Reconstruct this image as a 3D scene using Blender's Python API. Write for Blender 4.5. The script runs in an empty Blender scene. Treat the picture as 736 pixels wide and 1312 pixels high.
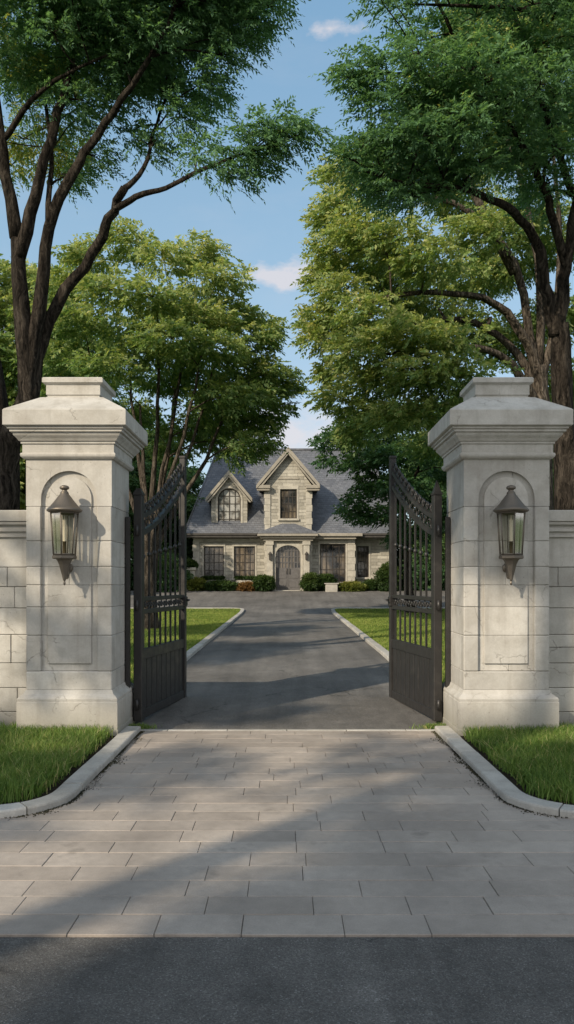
import bpy, bmesh, math, random
import numpy as np
from mathutils import Vector, Matrix

R = math.radians
scene = bpy.context.scene
COL = scene.collection
CAM_H = 1.70
HOR = 745.0           # horizon row of the photograph
FPX = 1000.0          # focal length in photograph pixels

def at(px, py, d):
    """world point seen at a photograph pixel at distance d"""
    return Vector(((px - 369.0) * d / FPX, d, CAM_H + (HOR - py) * d / FPX))

def gz(y):
    return float(np.interp(y, [9, 13, 16, 34, 37, 45, 300], [0, .12, .17, .30, .50, 1.2, 1.2]))

# ------------------------------------------------------------------ node helpers
class NT:
    def __init__(self, nt):
        self.nt = nt
    def n(self, typ, **kw):
        nd = self.nt.nodes.new(typ)
        ins = kw.pop('ins', None)
        for k, v in kw.items():
            setattr(nd, k, v)
        if ins:
            for k, v in ins.items():
                s = nd.inputs[k]
                if isinstance(v, bpy.types.NodeSocket):
                    self.nt.links.new(v, s)
                else:
                    s.default_value = v
        return nd
    def link(self, a, b):
        self.nt.links.new(a, b)
    def math(self, op, a, b=0.0, clamp=False):
        nd = self.n('ShaderNodeMath', operation=op, use_clamp=clamp, ins={0: a, 1: b})
        return nd.outputs[0]
    def mix(self, fac, a, b, blend='MIX'):
        nd = self.nt.nodes.new('ShaderNodeMix')
        nd.data_type = 'RGBA'; nd.blend_type = blend
        for i, v in ((0, fac), (6, a), (7, b)):
            if isinstance(v, bpy.types.NodeSocket):
                self.nt.links.new(v, nd.inputs[i])
            else:
                if i and len(v) == 3: v = (*v, 1)
                nd.inputs[i].default_value = v
        return nd.outputs[2]
    def ramp(self, fac, stops, interp='LINEAR'):
        nd = self.n('ShaderNodeValToRGB', ins={0: fac})
        cr = nd.color_ramp; cr.interpolation = interp
        while len(cr.elements) < len(stops): cr.elements.new(0.5)
        for e, (p, c) in zip(cr.elements, stops):
            e.position = p
            e.color = (c, c, c, 1) if isinstance(c, (int, float)) else (*c, 1)
        return nd.outputs[0]
    def noise(self, vec, scale, detail=4, rough=.55, out=0):
        nd = self.n('ShaderNodeTexNoise', ins={'Vector': vec, 'Scale': scale, 'Detail': detail, 'Roughness': rough})
        return nd.outputs[out]

def mat(name):
    m = bpy.data.materials.new(name); m.use_nodes = True
    m.node_tree.nodes.clear()
    t = NT(m.node_tree)
    out = t.n('ShaderNodeOutputMaterial')
    return m, t, out

def pos(t):
    return t.n('ShaderNodeNewGeometry').outputs['Position']

def scaled(t, v, s):
    return t.n('ShaderNodeVectorMath', operation='MULTIPLY', ins={0: v, 1: s}).outputs[0]

def finish(t, out, color, rough=.8, height=None, bump=.3, dist=.02, spec=.3, metal=0.0):
    b = t.n('ShaderNodeBsdfPrincipled')
    for k, v in (('Base Color', color), ('Roughness', rough), ('Specular IOR Level', spec), ('Metallic', metal)):
        if isinstance(v, bpy.types.NodeSocket): t.link(v, b.inputs[k])
        else: b.inputs[k].default_value = (*v, 1) if isinstance(v, tuple) and len(v) == 3 else v
    if height is not None:
        bp = t.n('ShaderNodeBump', ins={'Strength': bump, 'Distance': dist, 'Height': height})
        t.link(bp.outputs[0], b.inputs['Normal'])
    t.link(b.outputs[0], out.inputs[0])
    return b

# ------------------------------------------------------------------ materials
def m_limestone(name, tint=(1, 1, 1), dirt=.5, island=True):
    m, t, out = mat(name)
    p = pos(t)
    big = t.noise(p, 1.1, 5, .6)
    med = t.noise(p, 5.0, 6, .65)
    fine = t.noise(p, 55, 4, .6)
    c = t.ramp(big, [(.3, (.39, .376, .35)), (.5, (.50, .486, .458)), (.72, (.57, .557, .526))])
    c = t.mix(t.ramp(med, [(.42, 0), (.72, .7)]), c, (.35, .33, .295))
    if island:
        isl = t.n('ShaderNodeNewGeometry').outputs['Random Per Island']
        c = t.mix(.6, c, t.ramp(isl, [(0, .72), (1, 1.10)]), 'MULTIPLY')
    # water streaks running down
    st = t.noise(scaled(t, p, (9, 9, .7)), 1.0, 4, .6)
    c = t.mix(t.math('MULTIPLY', t.ramp(st, [(.52, 0), (.78, 1)]), dirt * .55), c, (.27, .25, .22))
    # grime near the ground
    z = t.n('ShaderNodeSeparateXYZ', ins={0: p}).outputs[2]
    g = t.math('MULTIPLY', t.ramp(t.math('ADD', z, t.math('MULTIPLY', med, .35)), [(.15, 1), (.55, 0)]), dirt)
    c = t.mix(g, c, (.22, .21, .175))
    # pits
    v = t.n('ShaderNodeTexVoronoi', ins={'Vector': p, 'Scale': 21.0}).outputs[0]
    pit = t.math('MULTIPLY', t.ramp(v, [(.05, 1), (.15, 0)]), t.ramp(t.noise(p, 3.1, 3), [(.52, 0), (.62, 1)]))
    # cracks
    pw = t.n('ShaderNodeVectorMath', operation='ADD', ins={0: p, 1: scaled(t, t.noise(p, 4, 4, .6, 1), (.28, .28, .28))}).outputs[0]
    ve = t.n('ShaderNodeTexVoronoi', feature='DISTANCE_TO_EDGE', ins={'Vector': pw, 'Scale': 2.1}).outputs[0]
    crk = t.math('MULTIPLY', t.ramp(ve, [(.0, 1), (.014, 0)]), t.ramp(t.noise(p, 2.3, 2), [(.52, 0), (.60, 1)]))
    dark = t.math('MAXIMUM', pit, crk)
    c = t.mix(t.math('MULTIPLY', dark, .48), c, (.15, .135, .11))
    c = t.mix(.25, c, t.ramp(fine, [(.3, .72), (.7, 1.15)]), 'MULTIPLY')
    c = t.mix(1.0, c, tint, 'MULTIPLY')
    h = t.math('ADD', t.math('MULTIPLY', med, .5), t.math('MULTIPLY', fine, .25))
    h = t.math('SUBTRACT', h, t.math('MULTIPLY', dark, .8))
    finish(t, out, c, .86, h, .45, .012, .2)
    return m

def m_paver():
    m, t, out = mat('paver_stone')
    p = pos(t)
    isl = t.n('ShaderNodeNewGeometry').outputs['Random Per Island']
    c = t.ramp(isl, [(0, (.335, .288, .246)), (.25, (.36, .312, .27)), (.75, (.38, .331, .287)), (1, (.415, .362, .313))])
    n1 = t.noise(p, 1.4, 5, .65); n2 = t.noise(p, 14, 5, .65); n3 = t.noise(p, 120, 3, .6)
    c = t.mix(.7, c, t.ramp(n1, [(.28, .62), (.68, 1.12)]), 'MULTIPLY')
    c = t.mix(.6, c, t.ramp(n2, [(.25, .78), (.75, 1.15)]), 'MULTIPLY')
    c = t.mix(.45, c, t.ramp(n3, [(.25, .7), (.75, 1.2)]), 'MULTIPLY')
    # tyre darkening along the two wheel tracks
    x = t.n('ShaderNodeSeparateXYZ', ins={0: p}).outputs[0]
    tr = t.math('SUBTRACT', t.math('ABSOLUTE', t.math('ADD', x, t.math('MULTIPLY', n1, .25))), .85)
    tr = t.ramp(t.math('ABSOLUTE', tr), [(0, .24), (.35, 0)])
    stn = t.ramp(t.noise(p, 2.7, 4, .6), [(.62, 0), (.72, .45)])
    c = t.mix(stn, c, (.10, .09, .078))
    c = t.mix(tr, c, (.12, .105, .095))
    h = t.math('ADD', t.math('MULTIPLY', n2, .6), t.math('MULTIPLY', n3, .4))
    finish(t, out, c, t.ramp(n2, [(.3, .62), (.7, .85)]), h, .35, .006, .35)
    return m

def m_asphalt(name, base=.05, warm=1.0):
    m, t, out = mat(name)
    p = pos(t)
    n1 = t.noise(p, .45, 5, .6); n2 = t.noise(p, 6, 5, .65)
    v = t.n('ShaderNodeTexVoronoi', ins={'Vector': p, 'Scale': 170.0})
    agg = t.n('ShaderNodeSeparateColor', ins={0: v.outputs['Color']}).outputs[0]
    c = t.ramp(agg, [(0, (base * .68, base * .62, base * .57)), (.6, (base * 1.06, base, base * .93)), (.93, (base * 1.36, base * 1.28, base * 1.18)), (1, (base * 2, base * 1.95, base * 1.85))])
    c = t.mix(.9, c, t.ramp(n1, [(.3, .62), (.7, 1.3)]), 'MULTIPLY')
    c = t.mix(.6, c, t.ramp(n2, [(.3, .70), (.7, 1.3)]), 'MULTIPLY')
    ln = t.noise(scaled(t, p, (3.2, .22, 1)), 1.0, 4, .6)
    c = t.mix(.6, c, t.ramp(ln, [(.35, .72), (.65, 1.2)]), 'MULTIPLY')
    pw = t.n('ShaderNodeVectorMath', operation='ADD', ins={0: p, 1: scaled(t, t.noise(p, 1.6, 5, .65, 1), (.9, .9, 0))}).outputs[0]
    ve = t.n('ShaderNodeTexVoronoi', feature='DISTANCE_TO_EDGE', ins={'Vector': pw, 'Scale': .42}).outputs[0]
    crk = t.math('MULTIPLY', t.ramp(ve, [(0, 1), (.006, 0)]), t.ramp(t.noise(p, .7, 2), [(.5, 0), (.56, .7)]))
    c = t.mix(crk, c, (.012, .012, .012))
    h = t.math('ADD', v.outputs[0], t.math('MULTIPLY', n2, .3))
    finish(t, out, c, t.ramp(n2, [(.3, .7), (.7, .9)]), h, .5, .006, .3)
    return m

def m_kerb():
    m, t, out = mat('kerb_concrete')
    p = pos(t)
    isl = t.n('ShaderNodeNewGeometry').outputs['Random Per Island']
    c = t.ramp(isl, [(0, (.38, .36, .325)), (1, (.53, .51, .47))])
    n = t.noise(p, 4, 6, .65); f = t.noise(p, 70, 3)
    c = t.mix(.8, c, t.ramp(n, [(.3, .65), (.68, 1.1)]), 'MULTIPLY')
    c = t.mix(.4, c, t.ramp(f, [(.3, .7), (.7, 1.15)]), 'MULTIPLY')
    finish(t, out, c, .85, t.math('ADD', n, t.math('MULTIPLY', f, .3)), .4, .008, .2)
    return m

def m_soil():
    m, t, out = mat('soil')
    p = pos(t)
    n = t.noise(p, 9, 6, .7); f = t.noise(p, 60, 4, .7)
    c = t.ramp(n, [(.3, (.018, .014, .010)), (.7, (.055, .043, .030))])
    finish(t, out, c, .95, t.math('ADD', n, f), 1.0, .03, .1)
    return m

def m_turf(name='turf', k=1.0):
    m, t, out = mat(name)
    p = pos(t)
    n = t.noise(p, 1.3, 5, .6); f = t.noise(scaled(t, p, (1, .6, 1)), 45, 4, .7)
    c = t.ramp(n, [(.3, (.035 * k, .07 * k, .012 * k)), (.7, (.075 * k, .12 * k, .02 * k))])
    c = t.mix(.7, c, t.ramp(f, [(.3, .4), (.7, 1.3)]), 'MULTIPLY')
    finish(t, out, c, .95, f, 1.0, .04, .1)
    return m

def m_leafy(name, stops, trans=.38, tk=1.35, rough=.5, spec=.25):
    """stops: colours along the per-leaf tint attribute"""
    m, t, out = mat(name)
    a = t.n('ShaderNodeAttribute', attribute_name='tint').outputs['Fac']
    c = t.ramp(a, stops)
    b = t.n('ShaderNodeBsdfPrincipled')
    t.link(c, b.inputs['Base Color']); b.inputs['Roughness'].default_value = rough
    b.inputs['Specular IOR Level'].default_value = spec
    tc = t.mix(1.0, c, (tk * 1.05, tk * 1.05, tk * .55), 'MULTIPLY')
    tr = t.n('ShaderNodeBsdfTranslucent'); t.link(tc, tr.inputs[0])
    mx = t.n('ShaderNodeMixShader', ins={0: trans})
    t.link(b.outputs[0], mx.inputs[1]); t.link(tr.outputs[0], mx.inputs[2])
    t.link(mx.outputs[0], out.inputs[0])
    return m

def m_bark(name, k=1.0):
    m, t, out = mat(name)
    p = pos(t)
    w = t.n('ShaderNodeVectorMath', operation='ADD', ins={0: p, 1: scaled(t, t.noise(p, 2.5, 3, .5, 1), (.25, .25, .25))}).outputs[0]
    n = t.noise(scaled(t, w, (17, 17, 2.2)), 1.0, 6, .7)
    g = t.noise(p, 1.8, 4)
    c = t.ramp(n, [(.36, (.014 * k, .012 * k, .010 * k)), (.5, (.075 * k, .062 * k, .05 * k)), (.7, (.22 * k, .185 * k, .15 * k))])
    c = t.mix(.7, c, t.ramp(g, [(.3, .7), (.7, 1.25)]), 'MULTIPLY')
    finish(t, out, c, .95, n, 1.0, .11, .08)
    return m

def m_metal(name, col, rough=.42, metal=.85, worn=(.2, .17, .13)):
    m, t, out = mat(name)
    p = pos(t)
    n = t.noise(p, 7, 5, .65); f = t.noise(p, 90, 3)
    c = t.mix(t.ramp(n, [(.55, 0), (.8, .6)]), col, worn)
    c = t.mix(.3, c, t.ramp(f, [(.3, .7), (.7, 1.2)]), 'MULTIPLY')
    finish(t, out, c, t.ramp(n, [(.3, rough - .08), (.7, rough + .2)]), f, .08, .004, .5, metal)
    return m

def m_plain(name, col, rough=.7, k=.35, scale=6, bump=.25, spec=.3):
    m, t, out = mat(name)
    p = pos(t)
    n = t.noise(p, scale, 6, .65); f = t.noise(p, scale * 12, 3)
    c = t.mix(1.0, col, t.ramp(n, [(.28, 1 - k), (.72, 1 + k * .5)]), 'MULTIPLY')
    c = t.mix(.4, c, t.ramp(f, [(.3, .75), (.7, 1.15)]), 'MULTIPLY')
    finish(t, out, c, rough, t.math('ADD', n, f), bump, .01, spec)
    return m

def m_coursed():
    m, t, out = mat('coursed_limestone')
    p = pos(t)
    s = t.n('ShaderNodeSeparateXYZ', ins={0: p})
    u = t.math('ADD', s.outputs[0], s.outputs[1])
    uv = t.n('ShaderNodeCombineXYZ', ins={0: u, 1: s.outputs[2], 2: 0.0}).outputs[0]
    def brick(w, h, mort):
        return t.n('ShaderNodeTexBrick', offset=.43, squash=1.35, squash_frequency=3, ins={
            'Vector': uv, 'Color1': (.30, .283, .24, 1), 'Color2': (.47, .445, .385, 1), 'Mortar': (.26, .245, .215, 1),
            'Scale': 1.0, 'Mortar Size': mort, 'Mortar Smooth': .25, 'Bias': 0.0, 'Brick Width': w, 'Row Height': h})
    b = brick(.62, .19, .012)
    n1 = t.noise(p, .8, 5, .6); n2 = t.noise(p, 9, 5, .7)
    c = t.mix(.8, b.outputs[0], t.ramp(n1, [(.3, .74), (.7, 1.15)]), 'MULTIPLY')
    c = t.mix(.7, c, t.ramp(n2, [(.3, .72), (.7, 1.18)]), 'MULTIPLY')
    st = t.noise(scaled(t, p, (3, 3, .3)), 1.0, 4, .6)
    c = t.mix(t.ramp(st, [(.55, 0), (.8, .4)]), c, (.16, .145, .115))
    h = t.math('SUBTRACT', t.math('MULTIPLY', n2, .6), t.math('MULTIPLY', b.outputs['Fac'], 1.0))
    finish(t, out, c, .9, h, .7, .03, .15)
    return m

def m_slate():
    m, t, out = mat('roof_slate')
    p = pos(t)
    s = t.n('ShaderNodeSeparateXYZ', ins={0: p})
    uv = t.n('ShaderNodeCombineXYZ', ins={0: t.math('ADD', s.outputs[0], t.math('MULTIPLY', s.outputs[1], .37)), 1: s.outputs[2], 2: 0.0}).outputs[0]
    b = t.n('ShaderNodeTexBrick', offset=.5, ins={
        'Vector': uv, 'Color1': (.10, .107, .124, 1), 'Color2': (.138, .145, .162, 1), 'Mortar': (.075, .077, .085, 1),
        'Scale': 1.0, 'Mortar Size': .010, 'Mortar Smooth': .3, 'Bias': 0.0, 'Brick Width': .26, 'Row Height': .135})
    n1 = t.noise(p, .7, 5, .65); n2 = t.noise(p, 5, 4)
    c = t.mix(.8, b.outputs[0], t.ramp(n1, [(.3, .72), (.7, 1.25)]), 'MULTIPLY')
    c = t.mix(.5, c, t.ramp(n2, [(.3, .75), (.7, 1.2)]), 'MULTIPLY')
    saw = t.math('FRACT', t.math('DIVIDE', s.outputs[2], .135))
    h = t.math('SUBTRACT', t.math('MULTIPLY', saw, -.8), b.outputs['Fac'])
    finish(t, out, c, .62, h, .6, .02, .35)
    return m

def m_window(name='window_glass', pale=False):
    m, t, out = mat(name)
    p = pos(t)
    n = t.noise(p, .9, 3)
    v = t.noise(scaled(t, p, (9, 9, .4)), 1.0, 3)
    c = t.mix(t.ramp(n, [(.40, 0), (.58, .85)]), (.015, .016, .018), t.ramp(v, [(.35, (.05, .04, .03)), (.65, (.26, .21, .15))]))
    if pale: c = t.mix(t.ramp(t.noise(p, 2.6, 4), [(.38, .15), (.6, .9)]), c, (.42, .42, .40))  # pale patches painted into the pane as reflected sky
    wob = t.noise(p, 2.2, 2)
    finish(t, out, c, .06, wob, .06, .05, .7)
    return m

def m_lantern_glass():
    m, t, out = mat('lantern_glass')
    tr = t.n('ShaderNodeBsdfTransparent', ins={0: (.86, .85, .80, 1)})
    gl = t.n('ShaderNodeBsdfGlossy', ins={'Color': (1, 1, 1, 1), 'Roughness': .05})
    fr = t.n('ShaderNodeFresnel', ins={'IOR': 1.6})
    f = t.math('ADD', t.math('MULTIPLY', fr.outputs[0], .35), .015, True)
    mx = t.n('ShaderNodeMixShader', ins={0: f})
    t.link(tr.outputs[0], mx.inputs[1]); t.link(gl.outputs[0], mx.inputs[2])
    t.link(mx.outputs[0], out.inputs[0])
    return m

M = dict(
    pillar=m_limestone('weathered_limestone', (1.0, .99, .97), .9),
    coping=m_limestone('coping_limestone', (.97, .955, .93), .8),
    wall=m_limestone('ashlar_limestone', (.98, .97, .945), .75),
    joint=m_plain('joint_sand', (.085, .075, .062), .95), mortar=m_plain('mortar', (.20, .185, .16), .95),
    paver=m_paver(), road=m_asphalt('road_asphalt', .098), drive=m_asphalt('drive_asphalt', .135),
    kerb=m_kerb(), soil=m_soil(), turf=m_turf('turf', 1.3), field=m_turf('field_grass', 1.2),
    grass=m_leafy('grass_blade', [(0, (.075, .14, .028)), (.5, (.15, .235, .052)), (.85, (.25, .32, .085)), (1, (.40, .36, .17))], .3, 1.3, .55),
    lawn=m_leafy('lawn_blade', [(0, (.12, .19, .035)), (.6, (.24, .30, .06)), (1, (.38, .37, .12))], .3, 1.3, .6),
    bark=m_bark('dark_bark', .5), bark2=m_bark('grey_bark', 1.05),
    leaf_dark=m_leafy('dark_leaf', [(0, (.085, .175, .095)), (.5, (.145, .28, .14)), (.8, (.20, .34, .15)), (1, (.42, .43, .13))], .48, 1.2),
    leaf_mid=m_leafy('mid_leaf', [(0, (.04, .10, .045)), (.5, (.085, .165, .065)), (.85, (.16, .23, .075)), (1, (.24, .28, .10))], .40, 1.2),
    leaf_gold=m_leafy('sunny_leaf', [(0, (.075, .155, .062)), (.42, (.18, .27, .095)), (.75, (.35, .405, .15)), (1, (.50, .49, .21))], .45, 1.2),  # brighter top stops put sunlight on the crowns into the leaf colour
    moss=m_leafy('moss', [(0, (.02, .02, .012)), (.6, (.05, .048, .025)), (1, (.10, .085, .05))], .1, 1.0),
    hedge=m_leafy('hedge_leaf', [(0, (.016, .038, .012)), (.6, (.04, .075, .018)), (1, (.09, .125, .03))], .25, 1.2),
    lime=m_leafy('lime_leaf', [(0, (.05, .075, .014)), (.6, (.12, .15, .025)), (1, (.26, .24, .06))], .3, 1.2),
    rust=m_leafy('rust_leaf', [(0, (.07, .04, .015)), (.6, (.16, .085, .025)), (1, (.26, .15, .05))], .25, 1.1),
    gate=m_metal('gate_metal', (.034, .032, .031), .38, .3, (.075, .068, .06)), black=m_plain('black_iron', (.014, .013, .013), .6),
    bronze=m_metal('bronze', (.165, .142, .116), .44, .72, (.25, .22, .185)),
    brass=m_metal('aged_brass', (.10, .075, .045), .5, .7),
    candle=m_plain('candle_wax', (.75, .68, .55), .6, .1),
    lglass=m_lantern_glass(), glass=m_window(), pale_sky_glass=m_window('pale_sky_window_glass', True),
    coursed=m_coursed(), slate=m_slate(),
    trim=m_plain('dressed_stone', (.43, .405, .35), .85, .3, 3), fascia=m_plain('painted_fascia', (.31, .285, .24), .7, .25, 3),
    sash=m_plain('dark_sash', (.045, .038, .032), .55, .3, 8), door=m_plain('grey_door', (.125, .12, .12), .55, .25, 5),
    gutter=m_plain('gutter', (.06, .055, .05), .5, .3, 4), white=m_plain('white_stone', (.38, .36, .32), .85, .3, 3),
)

# ------------------------------------------------------------------ mesh builders
_T = []          # chamfer box template
def _template():
    import itertools
    verts = []; idx = {}
    for s in itertools.product((-1, 1), repeat=3):
        for a in range(3):
            idx[(s, a)] = len(verts); verts.append((s, a))
    faces = []
    for a in range(3):
        b, c = [k for k in range(3) if k != a]
        for sg in (-1, 1):
            f = []
            for sb, sc in ((-1, -1), (1, -1), (1, 1), (-1, 1)):
                s = [0, 0, 0]; s[a] = sg; s[b] = sb; s[c] = sc
                f.append(idx[(tuple(s), a)])
            faces.append(f)
    for e in range(3):
        a, b = [k for k in range(3) if k != e]
        for sa in (-1, 1):
            for sb in (-1, 1):
                s0 = [0, 0, 0]; s0[a] = sa; s0[b] = sb
                s1 = list(s0); s0[e] = -1; s1[e] = 1
                s0 = tuple(s0); s1 = tuple(s1)
                faces.append([idx[(s0, a)], idx[(s0, b)], idx[(s1, b)], idx[(s1, a)]])
    for s in itertools.product((-1, 1), repeat=3):
        faces.append([idx[(s, 0)], idx[(s, 1)], idx[(s, 2)]])
    return verts, faces
TV, TF = _template()

class MB:
    """collects shapes and links them as one mesh object"""
    def __init__(self):
        self.v = []; self.f = []; self.smooth = set()
    def add(self, verts, faces, smooth=False):
        o = len(self.v)
        self.v.extend([tuple(p) for p in verts])
        for f in faces:
            if smooth: self.smooth.add(len(self.f))
            self.f.append([i + o for i in f])
    def box(self, x0, x1, y0, y1, z0, z1, c=0.0, mtx=None):
        cx, cy, cz = (x0 + x1) / 2, (y0 + y1) / 2, (z0 + z1) / 2
        h = (abs(x1 - x0) / 2, abs(y1 - y0) / 2, abs(z1 - z0) / 2)
        if c <= 0:
            vs = [(x0, y0, z0), (x1, y0, z0), (x1, y1, z0), (x0, y1, z0), (x0, y0, z1), (x1, y0, z1), (x1, y1, z1), (x0, y1, z1)]
            fs = [(0, 3, 2, 1), (4, 5, 6, 7), (0, 1, 5, 4), (1, 2, 6, 5), (2, 3, 7, 6), (3, 0, 4, 7)]
        else:
            c = min(c, min(h) * .9)
            vs = []
            for s, a in TV:
                q = [s[k] * (h[k] if k == a else h[k] - c) for k in range(3)]
                vs.append((q[0] + cx, q[1] + cy, q[2] + cz))
            fs = TF
        if mtx is not None: vs = [mtx @ Vector(p) for p in vs]
        self.add(vs, fs)
    def squarelathe(self, prof, cx=0, cy=0, cap=True):
        """prof: (half width, z) list swept round a square"""
        vs = []; fs = []
        for h, z in prof:
            vs += [(cx - h, cy - h, z), (cx + h, cy - h, z), (cx + h, cy + h, z), (cx - h, cy + h, z)]
        n = len(prof)
        for i in range(n - 1):
            for k in range(4):
                a = i * 4 + k; b = i * 4 + (k + 1) % 4
                fs.append((a, b, b + 4, a + 4))
        if cap:
            fs.append((3, 2, 1, 0)); k = (n - 1) * 4; fs.append((k, k + 1, k + 2, k + 3))
        self.add(vs, fs)
    def lathe(self, prof, n=16, loc=(0, 0, 0), smooth=True, rot0=0.0):
        vs = []; fs = []
        for r, z in prof:
            for k in range(n):
                a = rot0 + 2 * math.pi * k / n
                vs.append((loc[0] + r * math.cos(a), loc[1] + r * math.sin(a), loc[2] + z))
        for i in range(len(prof) - 1):
            for k in range(n):
                a = i * n + k; b = i * n + (k + 1) % n
                fs.append((a, b, b + n, a + n))
        self.add(vs, fs, smooth)
        if prof[0][0] > 1e-4: self.add(vs[:n], [tuple(range(n))[::-1]])
        if prof[-1][0] > 1e-4: self.add(vs[-n:], [tuple(range(n))])
    def tube(self, pts, radii, n=8, smooth=True, cap=True, ridge=0.0, ph=0.0):
        pts = [Vector(p) for p in pts]
        if not hasattr(radii, '__len__'): radii = [radii] * len(pts)
        vs = []; fs = []; up = None
        for i, p in enumerate(pts):
            d = (pts[min(i + 1, len(pts) - 1)] - pts[max(i - 1, 0)])
            if d.length < 1e-9: d = Vector((0, 0, 1))
            d.normalize()
            if up is None:
                up = Vector((1, 0, 0)) if abs(d.x) < .8 else Vector((0, 1, 0))
            a = (up - d * up.dot(d)).normalized(); b = d.cross(a); up = a
            for k in range(n):
                t = 2 * math.pi * k / n
                vs.append(p + (a * math.cos(t) + b * math.sin(t)) * radii[i] * (1 + ridge * (.6 * math.sin(3 * t + ph + i * .35) + .5 * math.sin(5 * t - ph * 2 + i * .22) + .35 * math.sin(i * .9 + ph))))
        for i in range(len(pts) - 1):
            for k in range(n):
                q = i * n + k; w = i * n + (k + 1) % n
                fs.append((q, w, w + n, q + n))
        if cap:
            fs.append(tuple(range(n))[::-1]); o = (len(pts) - 1) * n; fs.append(tuple(range(o, o + n)))
        self.add(vs, fs, smooth)
    def prism(self, poly, axis, a, b):
        """poly in the two other axes, extruded a..b along axis ('y': poly is (x,z))"""
        def mk(p, q):
            return {'x': (q, p[0], p[1]), 'y': (p[0], q, p[1]), 'z': (p[0], p[1], q)}[axis]
        n = len(poly)
        vs = [mk(p, a) for p in poly] + [mk(p, b) for p in poly]
        fs = [tuple(range(n)), tuple(range(2 * n - 1, n - 1, -1))]
        for k in range(n):
            j = (k + 1) % n
            fs.append((k, k + n, j + n, j))
        self.add(vs, fs)
    def build(self, name, material, parent=None, recalc=True):
        me = bpy.data.meshes.new(name)
        me.from_pydata(self.v, [], self.f)
        if self.smooth:
            sm = np.zeros(len(me.polygons), dtype=bool); sm[list(self.smooth)] = True
            me.polygons.foreach_set('use_smooth', sm)
        if recalc:
            bm = bmesh.new(); bm.from_mesh(me)
            bmesh.ops.recalc_face_normals(bm, faces=bm.faces)
            bm.to_mesh(me); bm.free()
        me.materials.append(material); me.update()
        o = bpy.data.objects.new(name, me); COL.objects.link(o)
        if parent is not None: o.parent = parent
        return o

def np_mesh(name, verts, quads, material, tint=None, parent=None, tris=None):
    me = bpy.data.meshes.new(name)
    nq = len(quads); nt = 0 if tris is None else len(tris)
    me.vertices.add(len(verts)); me.vertices.foreach_set('co', np.asarray(verts, dtype=np.float32).ravel())
    loops = np.asarray(quads, dtype=np.int32).ravel()
    tot = np.full(nq, 4, dtype=np.int32)
    if nt:
        loops = np.concatenate([loops, np.asarray(tris, dtype=np.int32).ravel()])
        tot = np.concatenate([tot, np.full(nt, 3, dtype=np.int32)])
    me.loops.add(len(loops)); me.loops.foreach_set('vertex_index', loops)
    me.polygons.add(nq + nt)
    st = np.concatenate([[0], np.cumsum(tot)[:-1]]).astype(np.int32)
    me.polygons.foreach_set('loop_start', st); me.polygons.foreach_set('loop_total', tot)
    me.update(calc_edges=True); me.validate()
    if tint is not None:
        at_ = me.attributes.new('tint', 'FLOAT', 'FACE')
        at_.data.foreach_set('value', np.asarray(tint, dtype=np.float32))
    me.materials.append(material)
    o = bpy.data.objects.new(name, me); COL.objects.link(o)
    if parent is not None: o.parent = parent
    return o

def tag(o, label=None, cat=None, group=None, kind=None):
    if label: o['label'] = label
    if cat: o['category'] = cat
    if group: o['group'] = group
    if kind: o['kind'] = kind
    return o

def thing(name, label, cat, loc, rz=0, group=None):
    o = bpy.data.objects.new(name, None); COL.objects.link(o)
    o.location = loc; o.rotation_euler = (0, 0, rz); o.empty_display_size = .2
    return tag(o, label, cat, group)

def copy_tree(o, parent=None):
    c = o.copy(); COL.objects.link(c); c.parent = parent
    for ch in list(o.children): copy_tree(ch, c)
    return c

# ------------------------------------------------------------------ setting: terrain, road, drive
def strip_sheet(name, ys, x0, x1, dz, material, nx=1):
    v = []; q = []
    for y in ys:
        a = x0(y) if callable(x0) else x0; b = x1(y) if callable(x1) else x1
        for k in range(nx + 1):
            v.append((a + (b - a) * k / nx, y, gz(y) + dz))
    for i in range(len(ys) - 1):
        for k in range(nx):
            a = i * (nx + 1) + k
            q.append((a, a + 1, a + nx + 2, a + nx + 1))
    m = MB(); m.add(v, q)
    return m.build(name, material)

GY = [-400, -60, -20, 8.6, 9, 10, 11, 12, 13, 14.5, 16, 20, 25, 30, 34, 35, 36, 37, 39, 41, 43, 45, 60, 100, 300, 1500]
tag(strip_sheet('ground', GY, -900, 900, -.06, M['field']), kind='structure')
m = MB(); m.add([(-60, -3.6, -.012), (60, -3.6, -.012), (60, 3.755, -.012), (-60, 3.755, -.012)], [(0, 1, 2, 3)])
tag(m.build('street_road', M['road']), kind='structure')

AP0, AP1 = 3.76, 8.87           # the paved apron
m = MB(); m.add([(-14, AP0, -.022), (14, AP0, -.022), (14, AP1, -.022), (-14, AP1, -.022)], [(0, 1, 2, 3)])
tag(m.build('paving_bed', M['joint']), kind='structure')
rng = random.Random(5)
m = MB(); y = AP0; row = 0
while y < AP1 - .05:
    h = min(rng.choice([.205, .215, .225, .23]), AP1 - y)
    if AP1 - (y + h) < .08: h = AP1 - y
    xr = 8.5 if y < 5.6 else 2.15
    x = -xr - rng.random() * .6
    while x < xr:
        w = rng.choice([.34, .42, .5, .56, .62, .74, .88])
        dz = rng.uniform(-.0018, .0018)
        a = rng.uniform(.0010, .0019)
        m.box(x + a, x + w - a, y + .0018, y + h - .0018, -.06, dz, .0028)
        x += w
    y += h; row += 1
tag(m.build('paved_apron', M['paver']), kind='structure')

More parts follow.
